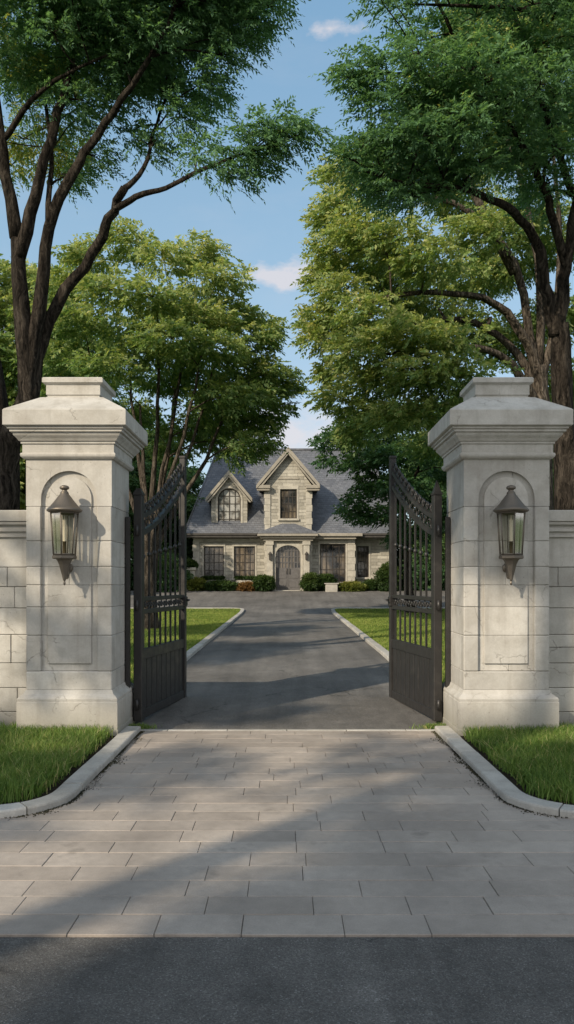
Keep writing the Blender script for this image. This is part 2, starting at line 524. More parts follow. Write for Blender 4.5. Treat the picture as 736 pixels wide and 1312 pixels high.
ARC = lambda cx, cy, r, a0, a1, n: [(cx + r * math.cos(R(a0 + (a1 - a0) * k / n)), cy + r * math.sin(R(a0 + (a1 - a0) * k / n))) for k in range(n + 1)]
def resample(path, step):
    P = [Vector((*p, 0)) for p in path]; out = [P[0]]; acc = 0
    for a, b in zip(P, P[1:]):
        L = (b - a).length; n = max(1, round(L / step))
        for k in range(1, n + 1): out.append(a + (b - a) * (k / n))
    return out
def kerb(name, path, width, side, top, seg_len, below=.10, rs=1):
    """path = edge next to the paving; side=+1: the stone lies to the left of the path's direction"""
    rn = random.Random(rs)
    P = resample(path, .07)
    N = []
    for i, p in enumerate(P):
        d = (P[min(i + 1, len(P) - 1)] - P[max(i - 1, 0)]).normalized()
        N.append(Vector((-d.y, d.x, 0)) * side)
    m = MB(); i = 0
    while i < len(P) - 1:
        acc = 0; j = i
        L = seg_len * rn.uniform(.85, 1.15)
        while j < len(P) - 1 and acc < L:
            acc += (P[j + 1] - P[j]).length; j += 1
        if len(P) - 1 - j < 3: j = len(P) - 1
        pts = [p.copy() for p in P[i:j + 1]]; nn = N[i:j + 1]
        g = .005
        pts[0] = pts[0] + (pts[1] - pts[0]).normalized() * g
        pts[-1] = pts[-1] - (pts[-1] - pts[-2]).normalized() * g
        dz = rn.uniform(-.003, .003); do = rn.uniform(-.003, .003); c = .016
        prof = [(0, -below), (0, top - c), (c * .35, top - c * .3), (c, top), (width - .008, top), (width, top - .008), (width, -below)]
        vs = []; fs = []; k = len(prof)
        for q, nv in zip(pts, nn):
            for o, z in prof:
                w = q + nv * (o + do); vs.append((w.x, w.y, gz(w.y) + z + dz))
        for a in range(len(pts) - 1):
            for b in range(k):
                b2 = (b + 1) % k
                fs.append((a * k + b, a * k + b2, (a + 1) * k + b2, (a + 1) * k + b))
        fs.append(tuple(range(k))); fs.append(tuple(range((len(pts) - 1) * k, len(pts) * k)))
        m.add(vs, fs); i = j
    return tag(m.build(name, M['kerb']), kind='structure')

KX = 1.67; KR = .58; KY = 5.56
frontL = [(-KX, AP1), (-KX, KY + KR)] + ARC(-KX - KR, KY + KR, KR, 0, -90, 12)[1:] + [(-3.2, 5.52), (-8, 5.46)]
frontR = [(-x, y) for x, y in frontL]
kerb('front_kerb', frontL, .165, -1, .058, .62, rs=3)
kerb('front_kerb', frontR, .165, 1, .058, .62, rs=8)
DX = 1.95; DR = .75; DY = 35.9
backL = [(-DX, 9.6), (-DX, DY - DR)] + ARC(-DX - DR, DY - DR, DR, 0, 90, 8)[1:] + [(-13, DY + .05)]
backR = [(-x, y) for x, y in backL]
kerb('drive_kerb', backL, .16, 1, .075, .9, rs=4)
kerb('drive_kerb', backR, .16, -1, .075, .9, rs=9)
# threshold strip of flush stone between paving and asphalt
m = MB(); x = -2.05
while x < 2.04:
    m.box(x + .003, min(x + .68, 2.05) - .003, AP1 + .006, AP1 + .085, -.06, .006, .004); x += .68
tag(m.build('threshold_strip', M['kerb']), kind='structure')

dys = [AP1 + .088, 9.4, 10, 11, 12, 13, 14.5, 16, 20, 25, 30, 34, 34.9]
tag(strip_sheet('driveway', dys, -2.15, 2.15, .0, M['drive']), kind='structure')
tag(strip_sheet('forecourt', [34.9, 35.5, 36, 37, 39, 41, 43, 44.6], -15, 15, .0, M['drive']), kind='structure')

# lawn soil beds
def edge_back(y):
    w = .15
    if y <= DY - DR: return DX + w
    t = min(1, (y - (DY - DR)) / (DR - w)); r = DR - w
    return DX + w + r * (1 - math.sqrt(max(0, 1 - t * t)))
LB = [9.45, 10, 11, 12, 13, 14.5, 16, 20, 25, 30, 34, DY - DR] + [DY - DR + (DR - .15) * k / 6 for k in range(1, 7)]
for s in (-1, 1):
    a, b = ((lambda y: -13.0), (lambda y: -edge_back(y))) if s < 0 else ((lambda y: edge_back(y)), (lambda y: 13.0))
    tag(strip_sheet('lawn_soil', LB, a, b, .045, M['turf'], 6), kind='structure')
    poly = [(-KX - .15, AP1 - .1), (-KX - .15, KY + KR)] + ARC(-KX - KR, KY + KR, KR - .15, 0, -90, 10)[1:] + [(-3.2, 5.67), (-8, 5.61), (-8, 8.95), (-KX - .15, 8.95)]
    poly = [((x if s < 0 else -x), y, .035) for x, y in poly]
    m = MB(); m.add(poly, [tuple(range(len(poly)))])
    o = m.build('front_soil', M['soil']); tag(o, kind='structure')
    if o.data.polygons[0].normal.z < 0: o.data.flip_normals()

# ------------------------------------------------------------------ grass
def grass(name, P, h, w, material, seed, lean=.45, base=None):
    g = np.random.default_rng(seed); n = len(P)
    ang = g.uniform(0, 2 * np.pi, n); la = g.uniform(0, 2 * np.pi, n)
    hh = h * g.uniform(.5, 1.25, n); ww = w * g.uniform(.7, 1.3, n)
    sx = np.stack([np.cos(ang), np.sin(ang), 0 * ang], 1) * ww[:, None] * .5
    ln = np.abs(g.normal(0, lean, n)) * hh
    off = np.stack([np.cos(la) * ln, np.sin(la) * ln, hh], 1)
    mid = np.stack([np.cos(la) * ln * .32, np.sin(la) * ln * .32, hh * .58], 1)
    V = np.stack([P - sx, P + sx, P + mid + sx * .75, P + mid - sx * .75, P + off], 1).reshape(-1, 3)
    b = np.arange(n) * 5
    Q = np.stack([b, b + 1, b + 2, b + 3], 1); T = np.stack([b + 3, b + 2, b + 4], 1)
    patch = .5 + .5 * np.sin(P[:, 0] * 2.1 + np.sin(P[:, 1] * 1.7) * 2) * np.sin(P[:, 1] * 2.6 + 1)
    t = np.clip(.15 + .45 * patch + g.normal(0, .24, n), 0, .98)
    t[g.random(n) < .05] = 1.0
    return np_mesh(name, V, Q, material, np.concatenate([t, t]), None, T)

g = np.random.default_rng(11)
def in_front(x, y):
    ax = np.abs(x); m1 = ax > KX + .29
    cx, cy = KX + KR, KY + KR
    corner = (ax < cx) & (y < cy)
    d = np.hypot(ax - cx, y - cy)
    ok = m1 & (y > 5.56 + .24) & (y < 8.62)
    ok &= ~(corner & (d > KR - .29))
    return ok
for s, lab in ((-1, 'unmown green grass in front of the left pillar and wall'), (1, 'unmown green grass in front of the right pillar and wall')):
    n = 62000
    x = s * (KX + .2 + g.random(n) ** 1.25 * 3.2); y = g.uniform(5.7, 8.65, n)
    # ragged edges
    k = in_front(x + g.normal(0, .05, n), y + g.normal(0, .05, n))
    thin = np.sin(x * 3.1 + 1) * np.sin(y * 3.7) + g.normal(0, .6, n) > -1.1
    k &= thin
    P = np.stack([x[k], y[k], np.full(k.sum(), .03)], 1)
    dist = np.abs(P[:, 0]) - KX - .25
    o = grass('grass', P, .125, .0095, M['grass'], 20 + s, .62)
    tag(o, lab, 'grass', kind='stuff')
for s, lab in ((-1, 'mown lawn left of the driveway beyond the gate'), (1, 'mown lawn right of the driveway beyond the gate')):
    n = 90000
    y = 9.6 + (g.random(n) ** 1.3) * (DY - 9.9); ed = np.array([edge_back(v) for v in y]) + .04
    x = s * (ed + g.random(n) ** 1.3 * 5.2)
    z = np.interp(y, [9, 13, 16, 34, 37, 45], [0, .12, .17, .30, .50, 1.2]) + .04
    P = np.stack([x, y, z], 1)
    o = grass('lawn', P, .055, .012, M['lawn'], 40 + s, .6)
    tag(o, lab, 'lawn', kind='stuff')
# tufts of weeds at the gate threshold and along the kerbs
def tuft(label, x, y, r, n, seed, h=.06):
    gg = np.random.default_rng(seed)
    P = np.stack([x + gg.normal(0, r, n), y + gg.normal(0, r * .4, n), np.full(n, gz(y) - .004)], 1)
    return tag(grass('weed_tuft', P, h, .008, M['grass'], seed, .8), label, 'weeds', kind='stuff')
tuft('small weeds in the paving corner at the foot of the left gate leaf', -1.74, 9.02, .09, 420, 91)
tuft('small weeds in the paving corner at the foot of the right gate leaf', 1.72, 9.03, .10, 420, 92)

for s, lab in ((-1, 'dark moss and crumbs in the joint along the foot of the left kerb'), (1, 'dark moss and crumbs in the joint along the foot of the right kerb')):
    gg = np.random.default_rng(60 + s); n = 2000
    y = gg.uniform(5.6, 8.85, n); inn = np.where(y < KY + KR, np.sqrt(np.maximum(0, KR ** 2 - (KY + KR - y) ** 2)), KR)
    x = s * (KX + KR - inn - np.abs(gg.normal(0, .018, n)) * (1 + 2.0 * (np.sin(y * 7) > .5)))
    o = grass('joint_moss', np.stack([x, y, np.full(n, -.003)], 1), .012, .011, M['moss'], 60 + s, .9)
    tag(o, lab, 'moss', kind='stuff')

# ------------------------------------------------------------------ pillars
PC = 2.384; PYC = 8.967; HW = .4665
COURSES = [.50, .72, 1.11, 1.42, 1.66, 1.86, 2.14, 2.52, 3.04]
def arc_pts(cx, cz, r, n=18):
    return [(cx + r * math.cos(math.pi * k / n), cz + r * math.sin(math.pi * k / n)) for k in range(n + 1)]
def make_pillar(side, seed, label):
    rn = random.Random(seed)
    t = thing('gate_pillar', label, 'pillar', (side * PC, PYC, 0), 0, 'stone gate pillars')
    m = MB(); m.squarelathe([(HW + .085, -.05), (HW + .085, .095), (HW + .078, .10), (HW + .078, .395), (HW + .07, .405), (HW + .075, .41), (HW + .075, .43), (HW + .066, .445), (HW + .045, .46), (HW + .022, .478), (HW + .012, .50), (HW + .004, .52)])
    m.build('plinth', M['pillar'], t)
    # shaft: courses of blocks; the front (and back) carries a recessed field
    m = MB(); rec = .042; c = .010; fx = .305   # recess depth, chamfer, half width of the recessed field
    for z0, z1 in zip(COURSES, COURSES[1:]):
        z0 = max(z0, .51)
        a, b = z0 + .0008, z1 - .0008
        # core, split in two blocks now and then
        if rn.random() < .5 and z0 > .6:
            xs = rn.uniform(-.12, .12)
            m.box(-HW + .002, xs - .0006, -HW + rec, HW - .002, a, b, .006); m.box(xs + .0006, HW - .002, -HW + rec, HW - .002, a, b, .006)
        else:
            m.box(-HW + .002, HW - .002, -HW + rec, HW - .002, a, b, .006)
        if z1 <= 2.53 and z0 > .6:
            for s in (-1, 1):
                m.box(min(s * HW, s * fx), max(s * HW, s * fx), -HW, -HW + .16, a, b, c)
    m.box(-HW, HW, -HW, -HW + .2, .515, .7192, c)                       # bottom slab under the field
    z0, cz, rr = 2.52, 2.60, fx                                          # arched head of the field
    outer = [(-HW, z0 + .001), (-fx, z0 + .001)] + [(-fx, cz)] + arc_pts(0, cz, rr)[::-1][1:-1] + [(fx, cz), (fx, z0 + .001), (HW, z0 + .001), (HW, 3.045), (0.02, 3.045), (-HW, 3.045)]
    m.prism(outer, 'y', -HW, -HW + .15)
    o = m.build('shaft', M['pillar'], t)
    # raised panel with an arched head standing in the field
    m = MB(); pw = .24; y0, y1 = -HW + rec - .022, -HW + rec + .02
    zs = [.80, 1.11, 1.42, 1.66, 1.86, 2.14, 2.52]
    for a, b in zip(zs, zs[1:]):
        if a == 1.66: m.box(-pw, .0, y0, y1, a + .0006, b - .0006, .006); m.box(.001, pw, y0, y1, a + .0006, b - .0006, .006)
        else: m.box(-pw, pw, y0, y1, a + .0006, b - .0006, .006)
    ap = [(-pw, 2.521), (pw, 2.521)] + arc_pts(0, cz, pw)
    m.prism(ap, 'y', y0, y1)
    m.build('arched_panel', M['pillar'], t)
    m = MB()
    prof = [(0.002, 3.03), (.025, 3.035), (.045, 3.055), (.05, 3.075), (.045, 3.092), (.03, 3.10), (.03, 3.19), (.045, 3.195), (.045, 3.215), (.06, 3.222), (.075, 3.245), (.10, 3.272), (.108, 3.285), (.108, 3.305), (.135, 3.31), (.135, 3.335), (.155, 3.34), (.155, 3.366)]
    m.squarelathe([(HW + o_, z) for o_, z in prof]); m.build('cornice', M['pillar'], t)
    m = MB(); k = HW + .19
    m.squarelathe([(k - .012, 3.364), (k, 3.372), (k, 3.53), (k - .012, 3.545), (.345, 3.735), (.30, 3.742), (.30, 3.75)])
    m.build('cap', M['pillar'], t)
    m = MB(); m.squarelathe([(.288, 3.745), (.288, 3.765), (.30, 3.775), (.30, 3.885), (.335, 3.905), (.335, 3.95), (.325, 3.962)])
    m.build('finial_block', M['pillar'], t)
    m = MB(); sx = -side
    m.box(sx * (HW + .008), sx * (HW + .058), .20, .27, .12, 2.46, .006)
    m.box(sx * (HW - .01), sx * (HW + .012), .205, .265, .7, .78); m.box(sx * (HW - .01), sx * (HW + .012), .205, .265, 1.9, 1.98)
    m.build('jamb_bar', M['gate'], t)
    return t
make_pillar(-1, 2, 'pale limestone gate pillar on the left with warm sunlit front')
make_pillar(1, 7, 'pale limestone gate pillar on the right with greyer shaded front')

# ------------------------------------------------------------------ lanterns
def make_lantern(x, label):
    yf = PYC - HW + .013
    t = thing('wall_lantern', label, 'wall lantern', (x, yf, 1.80), 0, 'bronze wall lanterns on the gate pillars')
    yc = -.215; n = 6; ro = R(30)
    m = MB()                                                     # bracket: back plate and curved arm
    m.lathe([(.0, 0), (.05, 0), (.055, .008), (.055, .016), (.03, .03), (0, .03)], 14)
    m.v = [(a, -c_, b) for a, b, c_ in m.v]                      # turn the rosette to face the camera side
    m.v = [(a, b, c_ + .05) for a, b, c_ in m.v]
    arm = [(0, -.02, .05), (0, -.06, -.03), (0, -.10, -.06), (0, -.15, -.05), (0, -.19, .0), (0, yc, .06)]
    m.tube(arm, [.018, .02, .022, .026, .036, .05], 10)
    m.build('bracket', M['bronze'], t)
    zb, zt = .19, .68; rb, rt = .135, .172
    m = MB(); m.lathe([(0, -.155), (.010, -.145), (.016, -.125), (.009, -.105), (.02, -.085), (.034, -.03), (.052, .03), (.068, .085), (.09, .13), (.105, .145), (rb + .01, .15), (rb + .018, .158), (rb + .018, .185), (rb + .006, zb), (0, zb + .001)], n, (0, yc, 0), False, ro)
    m.build('base', M['bronze'], t)
    m = MB()
    for k in range(n):
        a = ro + 2 * math.pi * k / n
        m.tube([(rb * math.cos(a), yc + rb * math.sin(a), zb), (rt * math.cos(a), yc + rt * math.sin(a), zt)], .0085, 6)
    for r_, z_, hh in ((rb, zb + .012, .012), (rt - .003, zt - .01, .014)):
        ring = [((r_) * math.cos(ro + 2 * math.pi * k / n), yc + r_ * math.sin(ro + 2 * math.pi * k / n), z_) for k in range(n + 1)]
        m.tube(ring, hh * .75, 6)
    m.build('cage', M['bronze'], t)
    m = MB()
    for k in range(n):
        a0 = ro + 2 * math.pi * k / n; a1 = ro + 2 * math.pi * (k + 1) / n; q = .965
        m.add([(q * rb * math.cos(a0), yc + q * rb * math.sin(a0), zb + .004), (q * rb * math.cos(a1), yc + q * rb * math.sin(a1), zb + .004),
               (q * rt * math.cos(a1), yc + q * rt * math.sin(a1), zt - .004), (q * rt * math.cos(a0), yc + q * rt * math.sin(a0), zt - .004)], [(0, 1, 2, 3)])
    m.build('glass', M['lglass'], t)
    m = MB(); m.lathe([(0, zb), (.03, zb + .005), (.024, zb + .02), (.024, zb + .15), (.03, zb + .155), (.018, zb + .16)], 12, (0, yc, 0))
    s = m.build('candle_sleeve', M['brass'], t)
    m = MB(); m.lathe([(.021, zb + .16), (.021, zb + .40), (.012, zb + .41), (.006, zb + .44), (0, zb + .47)], 12, (0, yc, 0))
    m.build('candle', M['candle'], t)
    m = MB()
    m.lathe([(rt, zt - .004), (.195, zt), (.215, zt + .012), (.217, zt + .028), (.20, zt + .042), (.165, zt + .075), (.125, zt + .12), (.085, zt + .17), (.055, zt + .205), (.05, zt + .215)], 24, (0, yc, 0))
    rf = m.build('roof', M['bronze'], t)
    m = MB(); m.lathe([(.05, zt + .212), (.055, zt + .218), (.045, zt + .23), (.03, zt + .245), (.036, zt + .255), (.056, zt + .265), (.06, zt + .28), (.05, zt + .295), (.025, zt + .305), (0, zt + .308)], 16, (0, yc, 0))
    m.build('finial', M['bronze'], rf)
    for o in t.children:
        o.location = (0, 0, 0)
    t.scale = (.86, .84, .94)
    return t
make_lantern(-PC, 'bronze hexagonal wall lantern on the left pillar')
make_lantern(PC, 'bronze hexagonal wall lantern on the right pillar')

# ------------------------------------------------------------------ boundary walls
def make_wall(side, seed, label):
    rn = random.Random(seed)
    t = thing('boundary_wall', label, 'wall', (0, 0, 0), 0)
    yf, yb = 8.80, 9.16
    xa, xb = PC + HW - .02, 12.0
    m = MB()
    hs = [.0, .23, .50, .78, 1.10, 1.40, 1.64, 1.86, 2.20]
    for a, b in zip(hs, hs[1:]):
        x = xa - rn.uniform(.0, .4)
        while x < xb:
            w = rn.uniform(.35, .95)
            x0, x1 = max(x, xa), min(x + w, xb)
            if x1 - x0 > .05:
                d = rn.uniform(-.004, .004)
                if b - a > .26 and rn.random() < .18 and x1 - x0 < .6:
                    zm = a + (b - a) * rn.choice([.4, .55])
                    m.box(side * (x0 + .003), side * (x1 - .003), yf + d, yf + .14, a + .003, zm - .003, .006)
                    m.box(side * (x0 + .003), side * (x1 - .003), yf - d, yf + .14, zm + .003, b - .003, .006)
                else:
                    m.box(side * (x0 + .003), side * (x1 - .003), yf + d, yf + .14, a + .003, b - .003, .006)
            x += w
    bl = m.build('ashlar_face', M['wall'], t)
    m = MB(); m.box(side * xa, side * xb, yf + .014, yb, -.05, 2.21); m.build('wall_core', M['mortar'], t)
    m = MB()
    x = xa
    prof = [(-.012, 2.19), (-.03, 2.20), (-.03, 2.225), (-.018, 2.23), (-.018, 2.25), (-.05, 2.262), (-.05, 2.292), (-.04, 2.30), (-.04, 2.318), (-.075, 2.332), (-.085, 2.345), (-.085, 2.362), (-.075, 2.368), (-.10, 2.375), (-.10, 2.485), (-.09, 2.497)]
    while x < xb:
        w = rn.uniform(.8, 1.2); x1 = min(x + w, xb)
        poly = [(yf + o, z) for o, z in prof] + [(yb - o, z) for o, z in prof[::-1]]
        m.prism(poly, 'x', side * (x + .002), side * (x1 - .002)); x = x1
    m.build('coping', M['coping'], t)
    return t
make_wall(-1, 3, 'ashlar limestone wall with moulded coping running left from the left pillar')
make_wall(1, 6, 'ashlar limestone wall with moulded coping running right from the right pillar')

# ------------------------------------------------------------------ gate leaves
def make_gate(side, label):
    L = 1.83
    hx, hy = side * 1.765, 9.25
    fx_, fy = side * 1.485, 11.05
    t = thing('gate_leaf', label, 'gate', (hx, hy, 0), math.atan2(fy - hy, fx_ - hx), 'wrought iron gate leaves')
    G = M['gate']
    zc = lambda u: 2.24 + .80 * (max(0, min(1, u / L)) ** 1.4)
    th = .028
    right = side > 0
    hw = .05
    m = MB(); m.box(-hw, hw, -hw, hw, .05, 2.72, .006)
    if right:
        m.squarelathe([(hw, 2.72), (hw + .006, 2.725), (hw + .006, 2.745), (hw - .004, 2.75), (.004, 2.90)])
    else:
        m.squarelathe([(hw, 2.72), (hw + .004, 2.725), (hw + .004, 2.74), (.03, 2.79), (.028, 2.80)])
    for z in (.25, 1.42, 2.3):
        m.tube([(-hw - .02, 0, z - .06), (-hw - .02, 0, z + .06)], .022, 8)
    m.build('hinge_stile', G, t)
    m = MB(); m.box(L - .05, L + .045, -.04, .04, .06, 3.44, .006); m.box(L - .055, L + .05, -.045, .045, 3.44, 3.475, .006)
    m.build('free_stile', G, t)
    u0, u1 = hw - .002, L - .048
    for z0, z1 in ((.06, .17), (.765, .89), (1.31, 1.365), (1.465, 1.515)):
        m = MB(); m.box(u0, u1, -th, th, z0, z1, .005); m.build('rail', G, t)
    nb = 9
    for k in range(nb):
        m = MB(); a = u0 + (u1 - u0) * k / nb; b = u0 + (u1 - u0) * (k + 1) / nb
        m.box(a + .015, b - .015, -.0135, .0135, .165, .77, .003)
        m.build('kick_board', G, t)
    m = MB(); m.box(u0, u1, -.009, .009, .165, .77); m.build('backing_sheet', M['black'], t)
    # bars
    for k in range(8):
        u = u0 + (u1 - u0) * (k + .5) / 8; r = .012
        m = MB(); m.box(u - r, u + r, -r, r, .885, 1.315, .003)
        zt = zc(u) + .03
        m.box(u - r, u + r, -r, r, 1.51, zt, .003)
        m.lathe([(r, 0), (.024, .012), (.027, .03), (.024, .048), (r, .06)], 10, (u, 0, 1.95 + .25 * u / L))
        m.build('bar', G, t)
    # curved bands
    N = 30
    def band(off, hh, nm, tk):
        m = MB(); vs = []; fs = []
        for i in range(N + 1):
            u = u0 + (u1 - u0) * i / N
            z = zc(u) + off(u)
            for (v_, w_) in ((-tk, 0), (tk, 0), (tk, hh), (-tk, hh)): vs.append((u, v_, z + w_))
        for i in range(N):
            for k in range(4):
                j = (k + 1) % 4
                fs.append((i * 4 + k, i * 4 + j, i * 4 + 4 + j, i * 4 + 4 + k))
        fs += [(0, 1, 2, 3), (N * 4, N * 4 + 1, N * 4 + 2, N * 4 + 3)]
        m.add(vs, fs); return m.build(nm, G, t)
    band(lambda u: 0, .06, 'curved_rail', th)
    band(lambda u: .205, .055, 'curved_rail', th)
    def ring(m, u, z, r, tr=.007, a0=0, a1=360, n=14, sp=0.0):
        m.tube([(u + (r - sp * k / n * r) * math.cos(R(a0 + (a1 - a0) * k / n)), 0, z + (r - sp * k / n * r) * math.sin(R(a0 + (a1 - a0) * k / n))) for k in range(n + 1)], tr, 6)
    # scroll frieze between the middle rails
    m = MB(); n = 16
    for k in range(n):
        u = u0 + .03 + (u1 - u0 - .06) * (k + .5) / n; f = 1 if k % 2 else -1
        ring(m, u, 1.415 + f * .004, .042, .009, 90 * f, 90 * f + 430, 18, .62)
    m.tube([(u0, 0, 1.415), (u1, 0, 1.415)], .006, 6)
    m.build('scroll_frieze', G, t)
    m = MB(); n = 12
    for k in range(n):
        u = u0 + .03 + (u1 - u0 - .06) * (k + .5) / n; f = 1 if k % 2 else -1
        ring(m, u, zc(u) + .133, .066, .0075, 60 * f, 60 * f + 440, 18, .6)
    m.build('curve_scrollwork', G, t)
    m = MB(); n = 11                                    # cresting of leaves and scrolls on top of the curve
    for k in range(n):
        u = u0 + .05 + (u1 - u0 - .09) * (k + .5) / n
        z = zc(u) + .26
        s = .8 + .35 * (u / L)
        ring(m, u - .025, z + .055 * s, .05 * s, .009, -60, 330, 16, .5)
        ring(m, u + .045, z + .10 * s, .034 * s, .008, 0, 360, 10)
        m.tube([(u + .03, 0, z - .01), (u + .045, 0, z + .06 * s), (u + .02, 0, z + .14 * s)], [.012, .014, .003], 6)
        m.tube([(u - .04, 0, z + .02), (u - .06, 0.012, z + .08 * s), (u - .03, 0, z + .12 * s)], [.010, .016, .003], 6)
    m.build('cresting', G, t)
    m = MB(); m.box(L - .07, L + .03, -.062, .062, 1.35, 1.49, .01)
    for s in (-1, 1):
        m.tube([(L - .02, s * .06, 1.44), (L - .02, s * .10, 1.44), (L - .10, s * .105, 1.43)], .011, 8)
    m.build('latch', G, t)
    return t
make_gate(-1, 'black iron gate leaf swung inward beside the left pillar')
make_gate(1, 'iron gate leaf with pointed hinge post beside the right pillar')

# ------------------------------------------------------------------ house
HY, HZ = 46.0, 1.2
H = thing('stone_house', 'grey roofed stone house with arched front door at the end of the driveway', 'house', (0, HY, HZ))
def wall_open(m, x0, x1, z0, z1, y, th, ops):
    """solid wall in strips round its openings (x0,x1,z0,z1)"""
    xs = sorted({x0, x1, *[v for o in ops for v in o[:2]]})
    for a, b in zip(xs, xs[1:]):
        zz = sorted([(o[2], o[3]) for o in ops if o[0] <= a + 1e-6 and o[1] >= b - 1e-6])
        z = z0
        for p, q in zz:
            if p > z: m.box(a, b, y, y + th, z, p)
            z = q
        if z1 > z: m.box(a, b, y, y + th, z, z1)
def window(x0, x1, z0, z1, y, nx, nz, sill=True, arch=0, surround=True, mull=.035):
    fr = MB(); f = .06; yy = y + .10
    if not arch:
        for (a, b, c_, d) in ((x0, x0 + f, z0, z1), (x1 - f, x1, z0, z1), (x0 + f, x1 - f, z0, z0 + f), (x0 + f, x1 - f, z1 - f, z1)):
            fr.box(a, b, yy - .03, yy + .05, c_, d, .006)
    else:
        r = (x1 - x0) / 2; cx = (x0 + x1) / 2; zc = z1 - r
        for (a, b, c_, d) in ((x0, x0 + f, z0, zc), (x1 - f, x1, z0, zc), (x0 + f, x1 - f, z0, z0 + f)):
            fr.box(a, b, yy - .03, yy + .05, c_, d, .006)
        o_ = arc_pts(cx, zc, r, 16); i_ = arc_pts(cx, zc, r - f, 16)
        for k in range(16):
            fr.prism([o_[k], o_[k + 1], i_[k + 1], i_[k]], 'y', yy - .03, yy + .05)
    zt = z1 if not arch else z1 - .02
    for k in range(1, nx):
        x = x0 + (x1 - x0) * k / nx
        w = mull if not (nx == 2 or k * 2 == nx) else .05
        fr.box(x - w / 2, x + w / 2, yy - .012, yy + .035, z0 + f, zt - f, 0)
    for k in range(1, nz):
        z = z0 + (z1 - z0) * k / nz
        fr.box(x0 + f, x1 - f, yy - .008, yy + .03, z - mull / 2, z + mull / 2, 0)
    w = fr.build('window', M['sash'], H)
    p = MB()
    if not arch: p.add([(x0, yy + .02, z0), (x1, yy + .02, z0), (x1, yy + .02, z1), (x0, yy + .02, z1)], [(0, 1, 2, 3)])
    else:
        poly = [(x0, z0), (x1, z0)] + arc_pts(cx, zc, r, 16)
        p.add([(a, yy + .02, b) for a, b in poly], [tuple(range(len(poly)))])
    p.build('pane', M['pale_sky_glass' if arch else 'glass'], w)
    if surround:
        s = MB()
        if sill: s.box(x0 - .14, x1 + .14, y - .10, y + .06, z0 - .12, z0 - .002, .01)
        if not arch:
            s.box(x0 - .10, x1 + .10, y - .035, y + .06, z1 + .002, z1 + .20, .01)
            for a, b in ((x0 - .10, x0 - .002), (x1 + .002, x1 + .10)): s.box(a, b, y - .028, y + .06, z0, z1, .006)
        else:
            o_ = arc_pts(cx, zc, r + .12, 16); i_ = arc_pts(cx, zc, r + .002, 16)
            for k in range(16): s.prism([o_[k], o_[k + 1], i_[k + 1], i_[k]], 'y', y - .03, y + .06)
            for a, b in ((x0 - .12, x0 - .002), (x1 + .002, x1 + .12)): s.box(a, b, y - .028, y + .06, z0, zc, .006)
        s.build('window_surround', M['trim'], w)
    return w
W_ = MB(); LW = [(-4.94, -3.77, .68, 2.57), (-3.17, -1.93, .68, 2.57)]
wall_open(W_, -5.55, -1.33, -.3, 3.3, 0, .35, LW)
RW = [(1.89, 3.39, .45, 2.70)]; wall_open(W_, 1.38, 3.93, -.3, 3.3, -.25, .35, RW)
NW = [(4.14, 4.83, .75, 2.60)]; wall_open(W_, 3.93, 6.3, -.3, 3.3, .5, .35, NW)
W_.box(-5.55, -5.2, .352, 10, -.3, 3.3); W_.box(5.95, 6.3, .852, 10, -.3, 3.3); W_.box(-5.19, 5.94, 9.65, 10, -.3, 3.3)
W_.box(3.58, 3.928, .102, .498, -.3, 3.3)
CB = [(-.70, .74, .0, 2.75), (-.44, .53, 4.15, 5.85)]
wall_open(W_, -1.33, 1.38, -.3, 6.1, -.7, .35, CB)
W_.box(-1.33, -1.0, -.348, 3.2, -.3, 6.1); W_.box(1.05, 1.38, -.348, 3.2, -.3, 6.1)
W_.prism([(-1.33, 6.1), (1.38, 6.1), (.03, 7.95)], 'y', -.7, -.35)
W_.build('wall', M['coursed'], H)
for o in LW: window(*o, 0, 4, 4)
window(*RW[0], -.25, 4, 3); window(*NW[0], .5, 3, 4)
window(*CB[1], -.7, 4, 4)
for q in ((-5.6, -1.34, -.05, 0), (1.39, 3.98, -.30, -.25), (3.99, 6.33, .45, .5)):
    m = MB(); m.box(*q, -.3, .28, .012); m.build('base_course', M['trim'], H)
# string courses, corner pilasters
for q in ((-5.58, -1.34, -.04, -.003, 2.86, 3.02), (1.39, 3.96, -.29, -.253, 2.95, 3.1)):
    m = MB(); m.box(*q, .01); m.build('string_course', M['trim'], H)
for x0, x1, y, z1 in ((-5.62, -5.2, -.05, 3.28), (3.5, 3.98, -.31, 3.28), (-1.38, -1.0, -.75, 5.98), (1.05, 1.43, -.75, 5.98)):
    z = .0
    k = 0; m = MB()
    while z < z1 - .05:
        zz = min(z + .38, z1); e = .04 if k % 2 else .0
        m.box(x0 + (e if x0 < 0 else 0) , x1 - (0 if x0 < 0 else e), y, y + .048, z + .004, zz - .004, .012); z = zz; k += 1
    m.build('quoin', M['trim'], H)
# main roof
ex0, ex1, ey0, ey1, ez = -6.05, 6.75, -.48, 10.5, 3.32
rz, rx0, rx1, ry = 9.1, -4.6, 5.3, 5.0
m = MB()
v = [(ex0, ey0, ez), (ex1, ey0, ez), (ex1, ey1, ez), (ex0, ey1, ez), (rx0, ry, rz), (rx1, ry, rz)]
v += [(x, y, z - .16) for x, y, z in v[:4]]
m.add(v, [(0, 1, 5, 4), (1, 2, 5), (2, 3, 4, 5), (3, 0, 4), (0, 6, 7, 1), (1, 7, 8, 2), (2, 8, 9, 3), (3, 9, 6, 0), (6, 9, 8, 7)])
rf = m.build('roof', M['slate'], H)
m = MB(); m.tube([(rx0, ry, rz + .01), (rx1, ry, rz + .01)], .09, 8)
for c_ in ((ex0, ey0), (ex0, ey1)): m.tube([(c_[0], c_[1], ez + .02), (rx0, ry, rz + .01)], .06, 6)
for c_ in ((ex1, ey0), (ex1, ey1)): m.tube([(c_[0], c_[1], ez + .02), (rx1, ry, rz + .01)], .06, 6)
m.build('ridge_tiles', M['slate'], rf)
